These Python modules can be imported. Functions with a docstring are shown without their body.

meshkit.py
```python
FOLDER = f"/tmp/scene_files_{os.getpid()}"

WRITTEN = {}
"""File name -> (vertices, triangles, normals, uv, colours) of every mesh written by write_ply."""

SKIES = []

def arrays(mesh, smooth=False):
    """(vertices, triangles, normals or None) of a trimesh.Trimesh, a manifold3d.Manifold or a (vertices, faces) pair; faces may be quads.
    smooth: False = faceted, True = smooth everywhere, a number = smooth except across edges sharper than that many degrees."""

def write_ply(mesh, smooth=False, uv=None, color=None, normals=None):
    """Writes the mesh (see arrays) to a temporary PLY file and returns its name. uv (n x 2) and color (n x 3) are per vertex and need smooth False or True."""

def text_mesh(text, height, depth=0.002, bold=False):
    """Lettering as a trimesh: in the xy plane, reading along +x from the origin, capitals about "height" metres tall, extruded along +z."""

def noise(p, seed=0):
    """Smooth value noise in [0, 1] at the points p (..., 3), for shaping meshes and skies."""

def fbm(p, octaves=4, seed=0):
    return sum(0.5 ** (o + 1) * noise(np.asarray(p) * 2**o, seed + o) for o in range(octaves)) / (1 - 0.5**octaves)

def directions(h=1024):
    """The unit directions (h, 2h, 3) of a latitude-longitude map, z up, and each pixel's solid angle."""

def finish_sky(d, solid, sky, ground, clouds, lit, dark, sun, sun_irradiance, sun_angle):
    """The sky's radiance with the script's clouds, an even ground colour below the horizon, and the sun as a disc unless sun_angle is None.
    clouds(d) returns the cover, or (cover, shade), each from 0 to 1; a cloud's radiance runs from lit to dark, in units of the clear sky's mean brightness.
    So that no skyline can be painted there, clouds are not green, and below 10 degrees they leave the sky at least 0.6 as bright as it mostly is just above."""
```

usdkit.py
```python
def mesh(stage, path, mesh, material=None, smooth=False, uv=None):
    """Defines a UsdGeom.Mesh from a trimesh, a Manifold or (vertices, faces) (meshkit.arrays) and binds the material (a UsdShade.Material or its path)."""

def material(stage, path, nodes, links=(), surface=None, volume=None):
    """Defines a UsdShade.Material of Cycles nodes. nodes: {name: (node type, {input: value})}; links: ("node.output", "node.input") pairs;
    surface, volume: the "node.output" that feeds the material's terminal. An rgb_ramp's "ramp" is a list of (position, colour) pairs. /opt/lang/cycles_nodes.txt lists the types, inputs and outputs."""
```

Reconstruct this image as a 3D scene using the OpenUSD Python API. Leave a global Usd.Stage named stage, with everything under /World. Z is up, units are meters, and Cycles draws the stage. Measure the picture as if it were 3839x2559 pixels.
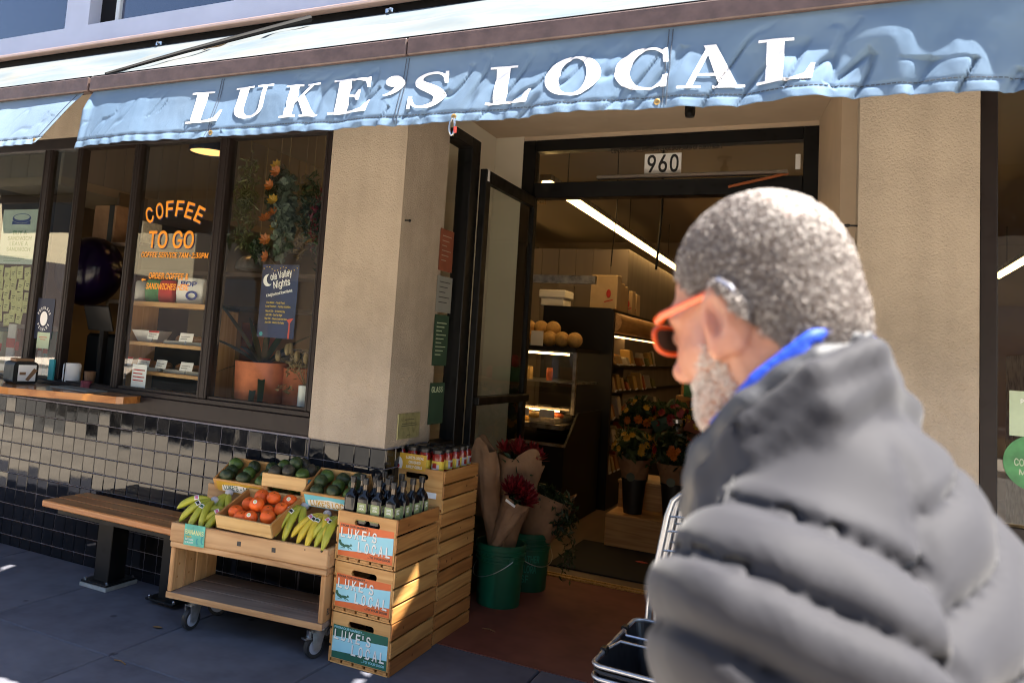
import math, random
import numpy as np, trimesh, manifold3d, usdkit, meshkit
import shapely.geometry as sg, shapely.ops as so, shapely.affinity as sa
from pxr import Usd, UsdGeom, UsdLux, UsdShade, Gf, Vt, Sdf
stage = Usd.Stage.CreateInMemory()
UsdGeom.SetStageUpAxis(stage, 'Z'); UsdGeom.SetStageMetersPerUnit(stage, 1.0)
UsdGeom.Xform.Define(stage, '/World'); UsdGeom.Scope.Define(stage, '/World/Looks')
# ---------------------------------------------------------------- camera, sky, sun, exposure
EXPOSURE = 2.45
CAM = np.array([2.09268, -3.77247, 1.54611])
RIGHT, DOWN, FWD = (np.array(v) for v in ([0.890361, 0.449779, 0.070405], [0.019159, 0.117494, -0.992889], [-0.454853, 0.885378, 0.095995]))
cam = UsdGeom.Camera.Define(stage, '/World/camera')
cam.AddTransformOp().Set(Gf.Matrix4d(*[float(x) for r in (np.r_[RIGHT, 0], np.r_[-DOWN, 0], np.r_[-FWD, 0], np.r_[CAM, 1]) for x in r]))
FOC = 36 * 3020.2138 / 3839
cam.CreateFocalLengthAttr(FOC); cam.CreateHorizontalApertureAttr(36.0); cam.CreateVerticalApertureAttr(24.0)
cam.CreateHorizontalApertureOffsetAttr(0.10738 * FOC); cam.CreateVerticalApertureOffsetAttr(-0.09443 * FOC)
cam.CreateFStopAttr(4.2); cam.CreateFocusDistanceAttr(4.1); cam.CreateExposureAttr(EXPOSURE)
cam.CreateClippingRangeAttr(Gf.Vec2f(0.05, 1000))
SUN = np.array([0.426, 0.015, 1.0]); SUN /= np.linalg.norm(SUN)
usdkit.material(stage, '/World/Looks/sky_look', {
    's': ('sky_texture', {'sky_type': 'single_scattering', 'sun_disc': False, 'sun_elevation': float(math.asin(SUN[2])), 'sun_rotation': float(math.atan2(SUN[0], SUN[1]))}),
    'b': ('background_shader', {'strength': 0.068})}, [('s.color', 'b.color')], surface='b.background')
dome = UsdLux.DomeLight.Define(stage, '/World/sky')
UsdShade.MaterialBindingAPI.Apply(dome.GetPrim()).Bind(UsdShade.Material.Get(stage, '/World/Looks/sky_look'))
sun = UsdLux.DistantLight.Define(stage, '/World/sun')
sun.CreateIntensityAttr(1.25); sun.CreateAngleAttr(0.53); sun.CreateNormalizeAttr(True); sun.CreateColorAttr(Gf.Vec3f(1.0, 0.94, 0.85))
_r = np.cross([0, 1, 0], SUN); _r /= np.linalg.norm(_r); _u = np.cross(SUN, _r)
sun.AddTransformOp().Set(Gf.Matrix4d(*[float(x) for r in (np.r_[_r, 0], np.r_[_u, 0], np.r_[SUN, 0], [0, 0, 0, 1]) for x in r]))
# ---------------------------------------------------------------- helpers
_names = {}
def uniq(parent, name):
    k = (parent, name); n = _names.get(k, 0); _names[k] = n + 1
    return parent + '/' + (name if n == 0 else '%s_%03d' % (name, n))
def data(p, **kw):
    p = p.GetPrim() if hasattr(p, 'GetPrim') else stage.GetPrimAtPath(p)
    for k, v in kw.items():
        if v: p.SetCustomDataByKey(k, v)
def thing(name, label, cat, loc=(0, 0, 0), rz=0, group=None, rx=0, ry=0):
    path = uniq('/World', name)
    x = UsdGeom.Xform.Define(stage, path)
    x.AddTranslateOp().Set(Gf.Vec3d(*map(float, loc)))
    if rz: x.AddRotateZOp().Set(float(rz))
    if ry: x.AddRotateYOp().Set(float(ry))
    if rx: x.AddRotateXOp().Set(float(rx))
    data(x, label=label, category=cat, group=group)
    return path
def part(parent, name, mesh, mat, smooth=False, label=None, kind=None):
    path = uniq(parent, name)
    if isinstance(mesh, list): mesh = trimesh.util.concatenate(mesh) if len(mesh) > 1 else mesh[0]
    m = usdkit.mesh(stage, path, mesh, LOOK[mat] if isinstance(mat, str) else mat, smooth=smooth)
    if smooth is False: m.SetNormalsInterpolation('faceVarying') if False else None
    data(m, label=label, kind=kind)
    return path
def solo(name, mesh, mat, label, cat, group=None, smooth=False):
    p = part('/World', name, mesh, mat, smooth); data(p, label=label, category=cat, group=group); return p
def struct(name, mesh, mat, smooth=False):
    p = part('/World', name, mesh, mat, smooth); data(p, kind='structure'); return p
def stuff(name, mesh, mat, label, cat, smooth=False):
    p = part('/World', name, mesh, mat, smooth); data(p, kind='stuff', label=label, category=cat); return p
def copy(src, loc, rz=0, label=None, name=None, group=None, scale=None, rx=0, ry=0):
    sp = stage.GetPrimAtPath(src); was = sp.GetCustomData()
    base = name or src.rsplit('/', 1)[1]
    if base[-4:-3] == '_' and base[-3:].isdigit(): base = base[:-4]
    p = uniq('/World', base); pr = stage.DefinePrim(p, 'Xform')
    pr.GetReferences().AddInternalReference(src)
    x = UsdGeom.Xformable(pr); x.ClearXformOpOrder()
    x.AddTranslateOp(opSuffix='at').Set(Gf.Vec3d(*map(float, loc))); x.AddRotateZOp(opSuffix='rz').Set(float(rz)); x.AddRotateYOp(opSuffix='ry').Set(float(ry)); x.AddRotateXOp(opSuffix='rx').Set(float(rx))
    if scale is not None: x.AddScaleOp(opSuffix='sc').Set(Gf.Vec3f(*([float(scale)] * 3 if np.ndim(scale) == 0 else map(float, scale))))
    pr.SetInstanceable(True)
    data(pr, label=label or was.get('label'), category=was.get('category'), group=group or was.get('group'))
    return p
def T(m, t=(0, 0, 0), rz=0, rx=0, ry=0, s=None):
    m = m.copy()
    if s is not None: m.apply_scale(s)
    for a, ax in ((rx, [1, 0, 0]), (ry, [0, 1, 0]), (rz, [0, 0, 1])):
        if a: m.apply_transform(trimesh.transformations.rotation_matrix(math.radians(a), ax))
    m.apply_translation(t); return m
_HULL = {}
def box(x0, x1, y0, y1, z0, z1, c=0.0):
    """box, chamfered by c"""
    if c <= 0:
        v = np.array([[x, y, z] for x in (x0, x1) for y in (y0, y1) for z in (z0, z1)], float)
        f = [[0, 1, 3], [0, 3, 2], [4, 6, 7], [4, 7, 5], [0, 4, 5], [0, 5, 1], [2, 3, 7], [2, 7, 6], [0, 2, 6], [0, 6, 4], [1, 5, 7], [1, 7, 3]]
        m = trimesh.Trimesh(v, f, process=False)
        if (x1 < x0) ^ (y1 < y0) ^ (z1 < z0): m.invert()
        return m
    h = np.array([abs(x1 - x0), abs(y1 - y0), abs(z1 - z0)]) / 2; cen = np.array([x0 + x1, y0 + y1, z0 + z1]) / 2
    c = min(c, 0.45 * h.min())
    if 'f' not in _HULL:
        P = np.array([[sx * (1 - .2 * (k == 0)), sy * (1 - .2 * (k == 1)), sz * (1 - .2 * (k == 2))] for sx in (-1, 1) for sy in (-1, 1) for sz in (-1, 1) for k in range(3)])
        P2 = np.array([[sx * (1 - .2 * (k != 0)), sy * (1 - .2 * (k != 1)), sz * (1 - .2 * (k != 2))] for sx in (-1, 1) for sy in (-1, 1) for sz in (-1, 1) for k in range(3)])
        hull = trimesh.PointCloud(P2).convex_hull
        _HULL['v'] = np.asarray(hull.vertices); _HULL['f'] = np.asarray(hull.faces)
    v = _HULL['v']; full = np.abs(v) > .99
    vv = np.sign(v) * np.where(full, h, h - c) + cen
    return trimesh.Trimesh(vv, _HULL['f'].copy(), process=False)
def cyl(p, q, r, n=12, r2=None, caps=True):
    return tube([p, q], [r, r if r2 is None else r2], n, caps)
def tube(pts, r, n=8, caps=True, closed=False):
    P = np.asarray(pts, float); R = np.broadcast_to(np.asarray(r, float), (len(P),))
    t = np.gradient(P, axis=0) if len(P) > 2 else np.repeat(P[1:] - P[:1], 2, 0)
    if closed: t = np.roll(P, -1, 0) - np.roll(P, 1, 0)
    t /= np.linalg.norm(t, axis=1, keepdims=True) + 1e-12
    a = np.array([0, 0, 1.]) if abs(t[0, 2]) < .9 else np.array([1., 0, 0])
    V, F = [], []
    for i in range(len(P)):
        u = np.cross(t[i], a); u /= np.linalg.norm(u) + 1e-12; w = np.cross(t[i], u); a = -np.cross(t[i], u) if False else a - t[i] * (a @ t[i]); a /= np.linalg.norm(a) + 1e-12
        th = np.arange(n) * 2 * np.pi / n
        V.append(P[i] + R[i] * (np.cos(th)[:, None] * u + np.sin(th)[:, None] * w))
    V = np.vstack(V); m = len(P)
    for i in range(m if closed else m - 1):
        j = (i + 1) % m
        for k in range(n):
            b = (k + 1) % n
            F += [[i * n + k, i * n + b, j * n + b], [i * n + k, j * n + b, j * n + k]]
    if caps and not closed:
        c0, c1 = len(V), len(V) + 1; V = np.vstack([V, P[0], P[-1]])
        for k in range(n):
            b = (k + 1) % n; F += [[c0, b, k], [c1, (m - 1) * n + k, (m - 1) * n + b]]
    return trimesh.Trimesh(V, F, process=False)
def lathe(prof, n=24, cap=True):
    """prof: (r, z) from bottom to top; closed at both ends when cap"""
    P = [(max(r, 1e-5), z) for r, z in prof]; th = np.arange(n) * 2 * np.pi / n
    V = np.vstack([np.c_[r * np.cos(th), r * np.sin(th), np.full(n, z)] for r, z in P]); F = []
    for i in range(len(P) - 1):
        for k in range(n):
            b = (k + 1) % n; F += [[i * n + k, i * n + b, (i + 1) * n + b], [i * n + k, (i + 1) * n + b, (i + 1) * n + k]]
    if cap:
        c0, c1 = len(V), len(V) + 1; V = np.vstack([V, [0, 0, P[0][1]], [0, 0, P[-1][1]]]); m = len(P) - 1
        for k in range(n):
            b = (k + 1) % n; F += [[c0, b, k], [c1, m * n + k, m * n + b]]
    return trimesh.Trimesh(V, F, process=False)
def extrude(poly, d):
    ps = [g for g in getattr(poly, 'geoms', [poly]) if g.area > 1e-9]
    return trimesh.util.concatenate([trimesh.creation.extrude_polygon(g, d, engine='earcut') for g in ps])
def frame3(m, o, xd, yd):
    """moves a mesh drawn in xy to the plane at o with axes xd, yd (+z along xd x yd)"""
    xd, yd = np.array(xd, float), np.array(yd, float); xd /= np.linalg.norm(xd); yd /= np.linalg.norm(yd); zd = np.cross(xd, yd)
    M4 = np.eye(4); M4[:3, 0], M4[:3, 1], M4[:3, 2], M4[:3, 3] = xd, yd, zd, o
    m = m.copy(); m.apply_transform(M4); return m
_TX = {}
def text(s, h, width=None, depth=.0008, bold=False, center=False, slant=0):
    k = (s, bold)
    if k not in _TX: _TX[k] = meshkit.text_mesh(s, 1.0, 1.0, bold)
    m = _TX[k].copy(); b = m.bounds
    m.apply_translation([-b[0][0], 0, 0]); w = b[1][0] - b[0][0]
    sx = h if width is None else width / w
    m.vertices *= [sx, h, depth]
    if slant: m.vertices[:, 0] += slant * m.vertices[:, 1]
    if center: m.apply_translation([-w * sx / 2, 0, 0])
    return m
def grid(P):
    """P: (n, m, 3) points -> mesh"""
    n, m = P.shape[:2]; i = np.arange(n * m).reshape(n, m)
    F = np.vstack([np.c_[i[:-1, :-1].ravel(), i[1:, :-1].ravel(), i[1:, 1:].ravel()], np.c_[i[:-1, :-1].ravel(), i[1:, 1:].ravel(), i[:-1, 1:].ravel()]])
    return trimesh.Trimesh(P.reshape(-1, 3), F, process=False)
def shell(P, th):
    """a thin solid sheet: P (n,m,3) front surface, th thickness vector"""
    a = grid(P); b = grid(P + np.asarray(th)); b.invert()
    n, m = P.shape[:2]; i = np.arange(n * m).reshape(n, m); N = n * m
    loop = np.r_[i[0, :], i[1:, -1], i[-1, -2::-1], i[-2:0:-1, 0]]; nx = np.roll(loop, -1)
    F = np.vstack([a.faces, b.faces + N, np.c_[loop, nx, nx + N], np.c_[loop, nx + N, loop + N]])
    return trimesh.Trimesh(np.vstack([a.vertices, b.vertices]), F, process=False)
def ico(r=1, sub=2, s=(1, 1, 1)):
    m = trimesh.creation.icosphere(sub, r); m.vertices *= s; return m
rnd = random.Random(5); nrg = np.random.default_rng(5)
# ---------------------------------------------------------------- materials
LOOK = {}
def lin(c): return [((x / 255) / 12.92 if x / 255 <= .04045 else ((x / 255 + .055) / 1.055) ** 2.4) for x in c]
def M(name, col, rough=.5, metal=0., var=0., vs=6, bump=0., bs=80, bd=.002, spec=.5, stretch=(1, 1, 1), col2=None, det=4, coat=0., sss=0., sheen=0., rvar=0., trans=0., emit=0., contrast=(.35, .65)):
    """procedural principled look: colour varied by noise, with fine relief"""
    n = {'tc': ('texture_coordinate', {}), 'mp': ('mapping', {'scale': stretch}), 'oi': ('object_info', {}), 'cx': ('combine_xyz', {}), 'm7': ('math', {'math_type': 'multiply', 'value2': 37.0}), 'ad': ('vector_math', {'math_type': 'add'}),
         'p': ('principled_bsdf', {'roughness': rough, 'metallic': metal, 'specular_ior_level': spec, 'base_color': col})}
    l = [('oi.random', 'm7.value1'), ('m7.value', 'cx.x'), ('m7.value', 'cx.z'), ('tc.object', 'ad.vector1'), ('cx.vector', 'ad.vector2'), ('ad.vector', 'mp.vector')]
    if var or col2 is not None:
        c1 = [x * (1 - var) for x in col] if col2 is None else col2
        c2 = [min(1, x * (1 + var)) for x in col] if col2 is None else col
        n['n1'] = ('noise_texture', {'scale': vs, 'detail': det, 'roughness': .6}); n['r1'] = ('rgb_ramp', {'ramp': [(contrast[0], c1), (contrast[1], c2)]})
        l += [('mp.vector', 'n1.vector'), ('n1.fac', 'r1.fac'), ('r1.color', 'p.base_color')]
    if rvar:
        n['n3'] = ('noise_texture', {'scale': vs * 2.3, 'detail': 5}); n['mr'] = ('map_range', {'from_min': .3, 'from_max': .7, 'to_min': max(0, rough - rvar), 'to_max': min(1, rough + rvar)})
        l += [('mp.vector', 'n3.vector'), ('n3.fac', 'mr.value'), ('mr.result', 'p.roughness')]
    if bump:
        n['n2'] = ('noise_texture', {'scale': bs, 'detail': 3}); n['b'] = ('bump', {'strength': bump, 'distance': bd})
        l += [('mp.vector', 'n2.vector'), ('n2.fac', 'b.height'), ('b.normal', 'p.normal')]
    P = n['p'][1]
    if coat: P['coat_weight'] = coat; P['coat_roughness'] = .05
    if sss: P['subsurface_weight'] = sss; P['subsurface_radius'] = (1, .35, .2); P['subsurface_scale'] = .006
    if sheen: P['sheen_weight'] = sheen
    if trans: P['transmission_weight'] = trans
    if emit: P['emission_color'] = col; P['emission_strength'] = emit
    LOOK[name] = usdkit.material(stage, '/World/Looks/' + name, n, l, surface='p.BSDF'); return name
def wood(name, light, dark, axis, rough=.5, ring=14, coat=0.):
    """grain along axis (0 x, 1 y, 2 z)"""
    st = [1.0, 1.0, 1.0]; st[axis] = .07
    n = {'tc': ('texture_coordinate', {}), 'oi': ('object_info', {}), 'cx': ('combine_xyz', {}), 'm7': ('math', {'math_type': 'multiply', 'value2': 23.0}), 'ad': ('vector_math', {'math_type': 'add'}), 'mp': ('mapping', {'scale': st}),
         'n1': ('noise_texture', {'scale': ring, 'detail': 2, 'distortion': .6}), 'mu': ('math', {'math_type': 'multiply', 'value2': 9.0}), 'fr': ('math', {'math_type': 'pingpong', 'value2': 1.0}),
         'n2': ('noise_texture', {'scale': 260, 'detail': 3}), 'mx': ('math', {'math_type': 'multiply_add', 'value2': .45}), 'r': ('rgb_ramp', {'ramp': [(.1, light), (.55, [a * .6 + b * .4 for a, b in zip(light, dark)]), (1.0, dark)]}),
         'n4': ('noise_texture', {'scale': 2.2, 'detail': 1}), 'r4': ('rgb_ramp', {'ramp': [(.3, [.72, .68, .64]), (.7, [1.0, 1.0, 1.0])]}), 'ml': ('mix', {'mix_type': 'multiply', 'fac': 1.0}),
         'b': ('bump', {'strength': .25, 'distance': .0015}), 'p': ('principled_bsdf', {'roughness': rough, 'coat_weight': coat, 'coat_roughness': .15})}
    l = [('oi.random', 'm7.value1'), ('m7.value', 'cx.x'), ('m7.value', 'cx.y'), ('m7.value', 'cx.z'), ('tc.object', 'ad.vector1'), ('cx.vector', 'ad.vector2'), ('ad.vector', 'mp.vector'), ('mp.vector', 'n1.vector'), ('n1.fac', 'mu.value1'), ('mu.value', 'fr.value1'),
         ('mp.vector', 'n2.vector'), ('n2.fac', 'mx.value1'), ('fr.value', 'mx.value3'), ('mx.value', 'r.fac'), ('ad.vector', 'n4.vector'), ('n4.fac', 'r4.fac'), ('r.color', 'ml.color1'), ('r4.color', 'ml.color2'), ('ml.color', 'p.base_color'), ('mx.value', 'b.height'), ('b.normal', 'p.normal')]
    n['mx'][1]['value2'] = .45
    n['s7'] = ('math', {'math_type': 'multiply', 'value2': .62}); l = [x for x in l if x[0] != 'fr.value']; l += [('fr.value', 's7.value1'), ('s7.value', 'mx.value3')]
    LOOK[name] = usdkit.material(stage, '/World/Looks/' + name, n, l, surface='p.BSDF'); return name
def pane(name, tint=(1, 1, 1), ior=1.7, boost=1.0, rough=0.0):
    """see-through glass sheet: mirrors by the view angle on its outer faces only"""
    LOOK[name] = usdkit.material(stage, '/World/Looks/' + name, {'f': ('fresnel', {'IOR': ior}), 'ge': ('geometry', {}), 'inv': ('math', {'math_type': 'subtract', 'value1': 1.0}), 'mu': ('math', {'math_type': 'multiply'}), 't': ('transparent_bsdf', {'color': tint}), 'g': ('glossy_bsdf', {'color': (boost,) * 3, 'roughness': rough}), 'm': ('mix_closure', {})},
        [('ge.backfacing', 'inv.value2'), ('inv.value', 'mu.value2'), ('f.fac', 'mu.value1'), ('mu.value', 'm.fac'), ('t.BSDF', 'm.closure1'), ('g.BSDF', 'm.closure2')], surface='m.closure')
def leafmat(name, col, var=.35):
    LOOK[name] = usdkit.material(stage, '/World/Looks/' + name, {'o': ('geometry', {}), 'r': ('rgb_ramp', {'ramp': [(0, [x * (1 - var) for x in col]), (1, [min(1, x * (1 + var)) for x in col])]}),
        'd': ('principled_bsdf', {'roughness': .45}), 't': ('translucent_bsdf', {}), 'm': ('mix_closure', {'fac': .3})}, [('o.random_per_island', 'r.fac'), ('r.color', 'd.base_color'), ('r.color', 't.color'), ('d.BSDF', 'm.closure1'), ('t.BSDF', 'm.closure2')], surface='m.closure')
def glow(name, col, s):
    LOOK[name] = usdkit.material(stage, '/World/Looks/' + name, {'e': ('emission', {'color': col, 'strength': s})}, [], surface='e.emission')
# ---------------------------------------------------------------- looks
M('stucco_inner', [.52, .41, .295], .85, var=.05, vs=3, bump=.3, bs=90, bd=.004, spec=.2)
M('black_tile', [.007, .007, .008], .045, spec=.46, var=.2, vs=9, bump=.02, bs=22, bd=.004, rvar=.03)
M('grout', [.17, .165, .20], .9, var=.2, vs=20)
M('bronze', [.016, .0105, .009], .42, spec=.3, var=.12, vs=10, rvar=.08)
M('black_metal', [.005, .005, .005], .42, spec=.28, rvar=.1)
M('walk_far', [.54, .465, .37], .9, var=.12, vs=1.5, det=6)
M('joint', [.03, .03, .03], .95)
M('asphalt', [.19, .178, .16], .9, var=.25, vs=8, bump=.4, bs=200, bd=.004)
M('kerb', [.32, .31, .29], .85, var=.15, vs=8)
M('upper_paint', [.43, .43, .49], .75, var=.05, vs=2.5, bump=.2, bs=150, bd=.003, spec=.3)
M('pink_trim', [.62, .42, .34], .5, var=.06, vs=12)
M('dark_housing', [.004, .0035, .0035], .7, spec=.15)
M('white_paint', [.72, .71, .68], .5, var=.04, vs=6)
M('blind', [.55, .55, .52], .7)
pane('glass', (.95, .965, .95), 1.75)
pane('mirror_glass', (.80, .82, .80), 2.5)
pane('door_glass', (.93, .95, .93), 1.75)
M('upper_glass', [.02, .025, .05], .02, spec=1.0, coat=.6)
M('white_print', [.80, .79, .76], .6)
M('black_print', [.012, .012, .012], .6)
M('brass', [.50, .33, .13], .35, metal=.9, var=.15, vs=40, rvar=.1)
M('plaque', [.33, .31, .15], .35, metal=.35, var=.12, vs=15, rvar=.1)
M('chrome', [.62, .62, .62], .22, metal=1.)
# weathered ground and walls: broad stains, gum spots, rain streaks
def weather(name, col, scale, spots, streak, bump_s, bump_d, rough):
    n = {'tc': ('texture_coordinate', {}), 'n1': ('noise_texture', {'scale': scale, 'detail': 9, 'roughness': .65}), 'r1': ('rgb_ramp', {'ramp': [(.25, [x * .62 for x in col]), (.5, col), (.78, [x * 1.22 for x in col])]}),
         'mp': ('mapping', {'scale': (5, 5, .35)}), 'n3': ('noise_texture', {'scale': 1.6, 'detail': 5}), 'r3': ('rgb_ramp', {'ramp': [(.35, [1 - streak] * 3), (.6, [1, 1, 1])]}), 'm3': ('mix', {'mix_type': 'multiply', 'fac': 1.0}),
         'v': ('voronoi_texture', {'scale': 3.2}), 'r2': ('rgb_ramp', {'ramp': [(.045, [1 - spots] * 3), (.075, [1, 1, 1])]}), 'm2': ('mix', {'mix_type': 'multiply', 'fac': 1.0}), 'n2': ('noise_texture', {'scale': bump_s, 'detail': 4}), 'b': ('bump', {'strength': .6, 'distance': bump_d}), 'p': ('principled_bsdf', {'roughness': rough, 'specular_ior_level': .2})}
    LOOK[name] = usdkit.material(stage, '/World/Looks/' + name, n, [('tc.object', 'n1.vector'), ('tc.object', 'mp.vector'), ('mp.vector', 'n3.vector'), ('tc.object', 'v.vector'), ('tc.object', 'n2.vector'), ('n1.fac', 'r1.fac'), ('n3.fac', 'r3.fac'), ('v.distance', 'r2.fac'), ('r1.color', 'm3.color1'), ('r3.color', 'm3.color2'), ('m3.color', 'm2.color1'), ('r2.color', 'm2.color2'), ('m2.color', 'p.base_color'), ('n2.fac', 'b.height'), ('b.normal', 'p.normal')], surface='p.BSDF')
weather('concrete', [.120, .122, .146], 2.2, .55, .12, 260, .002, .85); weather('concrete_b', [.108, .110, .135], 2.7, .5, .14, 260, .002, .85); weather('red_concrete', [.175, .062, .042], 3.0, .5, .1, 180, .002, .7)
weather('stucco', [.385, .318, .243], .9, .0, .10, 130, .009, .9)
# ---------------------------------------------------------------- ground
struct('street', box(-60, 60, -14, -4.62, -.32, -.12), 'asphalt')
struct('kerb', box(-40, 40, -4.62, -4.47, -.3, .0, .02), 'kerb')
struct('far_pavement', box(-60, 60, -60, -14, -.3, 0), 'walk_far')
gp = UsdGeom.Xform.Define(stage, '/World/pavement'); data(gp, kind='structure')
part('/World/pavement', 'bed', box(-40, 40, -4.47, .22, -.3, -.022), 'joint')
xs = [-40, -12] + [-6.97 + i * .8675 for i in range(15)] + [10, 40]; xs = [x if abs(x - .035) > .05 else .035 for x in xs]
ys = [.20, -.90, -1.80, -2.70, -3.60, -4.465]
for i in range(len(xs) - 1):
    for j in range(5):
        g = .0035; top = rnd.uniform(-.0015, .0015) if j < 2 else 0
        y1 = ys[j] if (j or (xs[i] > -.1 and xs[i + 1] < 2.3)) else -.004
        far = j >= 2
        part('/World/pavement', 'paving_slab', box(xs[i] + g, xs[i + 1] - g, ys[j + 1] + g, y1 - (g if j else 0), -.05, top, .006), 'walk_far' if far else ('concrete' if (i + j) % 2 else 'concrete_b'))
struct('entry_floor', box(.005, 2.16, .20, 1.86, -.05, .003), 'red_concrete')
struct('entry_floor', [box(-.30, .005, .52, 1.86, -.05, .003), box(2.16, 2.5, .52, 1.86, -.05, .003)], 'red_concrete')
# ---------------------------------------------------------------- tiled wall under the windows
t = thing('tiled_wall', 'low wall of glossy black square tiles with grey grout beneath the coffee windows', 'wall')
part(t, 'grout_bed', box(-7, -.493, .006, .12, -.05, .984), 'grout')
S = .1016; TOP = .9754
def tile(x0, x1, z0, z1, tilt=.011):
    m = box(x0 + .0022, x1 - .0022, 0, .012, z0 + .0022, z1 - .0022, .0028)
    a, b = nrg.normal(0, tilt, 2); c = m.vertices.mean(0)
    m.vertices[:, 1] += (m.vertices[:, 0] - c[0]) * a + (m.vertices[:, 2] - c[2]) * b + nrg.normal(0, .0004)
    return m
rest = []
for c in range(-40, 26):
    for r in range(10):
        x0 = (c - 30) * S; z1 = TOP - r * S; z0 = max(z1 - S, -.03)
        if c == 25: x1 = -.494
        else: x1 = x0 + S
        hid = (x0 > -.9 and z1 < .55) or c < -4
        if hid: rest.append(tile(x0, x1, z0, z1))
        else: part(t, 'tile', tile(x0, x1, z0, z1), 'black_tile')
part(t, 'tile', rest, 'black_tile', kind='stuff')
# ---------------------------------------------------------------- stucco pillars
def pillar(x0, x1, ydeep, label, tiles):
    t = thing('stucco_pillar', label, 'pillar')
    # slightly wavy hand-finished stucco edges
    def wall(a, b, n, off):
        L = np.linalg.norm(np.subtract(b, a)); ns = max(2, int(L / .012)); nz = 150
        u = np.linspace(0, 1, ns); z = np.linspace(.985, 2.95, nz)
        P = np.zeros((ns, nz, 3)); P[..., :2] = np.array(a) + u[:, None, None] * np.subtract(b, a); P[..., 2] = z
        q = P.copy(); e = (meshkit.fbm(q * 26, 3) - .5) * .0022; P[..., 0] += e * n[0]; P[..., 1] += e * n[1]
        P[:, 0, 2] += (meshkit.noise(q[:, 0] * 60) - .5) * .012
        return grid(P) if off else grid(P[::-1])
    body = [wall((x0, -.02), (x1, -.02), (0, -1), 0), wall((x1, -.02), (x1, ydeep), (1, 0), 0), wall((x0, ydeep), (x0, -.02), (-1, 0), 0), box(x0 + .004, x1 - .004, -.015, ydeep, .983, 2.95)]
    part(t, 'shaft', body, 'stucco', smooth=40)
    part(t, 'base', box(x0 + .003, x1 - .004, .008, ydeep - .004, -.05, .984), 'grout')
    nx = max(1, round((x1 - x0) / S))
    for r in range(10):
        z1 = TOP - r * S; z0 = max(z1 - S, -.03)
        if not tiles and z0 < .5: continue
        for i in range(nx):
            a = x0 + (x1 - x0) * i / nx
            part(t, 'tile', tile(a, a + (x1 - x0) / nx, z0, z1), 'black_tile')
        for i in range(5):
            m = tile(.006 + i * .1, .106 + i * .1, z0, z1); V = m.vertices.copy(); m.vertices = np.c_[x1 - V[:, 1], V[:, 0], V[:, 2]]
            part(t, 'tile', m, 'black_tile')
    return t
p1 = pillar(-.485, 0, .503, 'beige stucco pillar left of the open doorway, on a black tiled base with a small plaque', True)
part(p1, 'hook', [cyl((.0, .02, 2.20), (.03, .015, 2.198), .004, 8), ico(.008, 1).apply_translation([.033, .015, 2.197])], 'black_metal')
pl = part(p1, 'plaque', box(-.001, .006, .1, .356, 1.02, 1.158, .002), 'plaque')
for k, (dz, w) in enumerate(((.034, .11), (.056, .17), (.067, .18), (.118, .03))):
    s = ['BUILDING', 'THESE PREMISES ARE TO REMAIN', 'OPEN TO ALL WHO CALL IN HERE', 'SF'][k]
    part(pl, 'lettering', box(.0062, .0068, .228 - w / 2, .228 + w / 2, 1.158 - dz - .002, 1.158 - dz + .001), 'black_print')
p2 = pillar(2.166, 2.588, .503, 'beige stucco pillar right of the doorway, partly behind the passing man', False)
part(p2, 'hook', [cyl((2.166, .0, 2.16), (2.13, -.02, 2.158), .004, 8), ico(.009, 1, (1.6, 1, .8)).apply_translation([2.127, -.021, 2.158])], 'black_metal')
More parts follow.
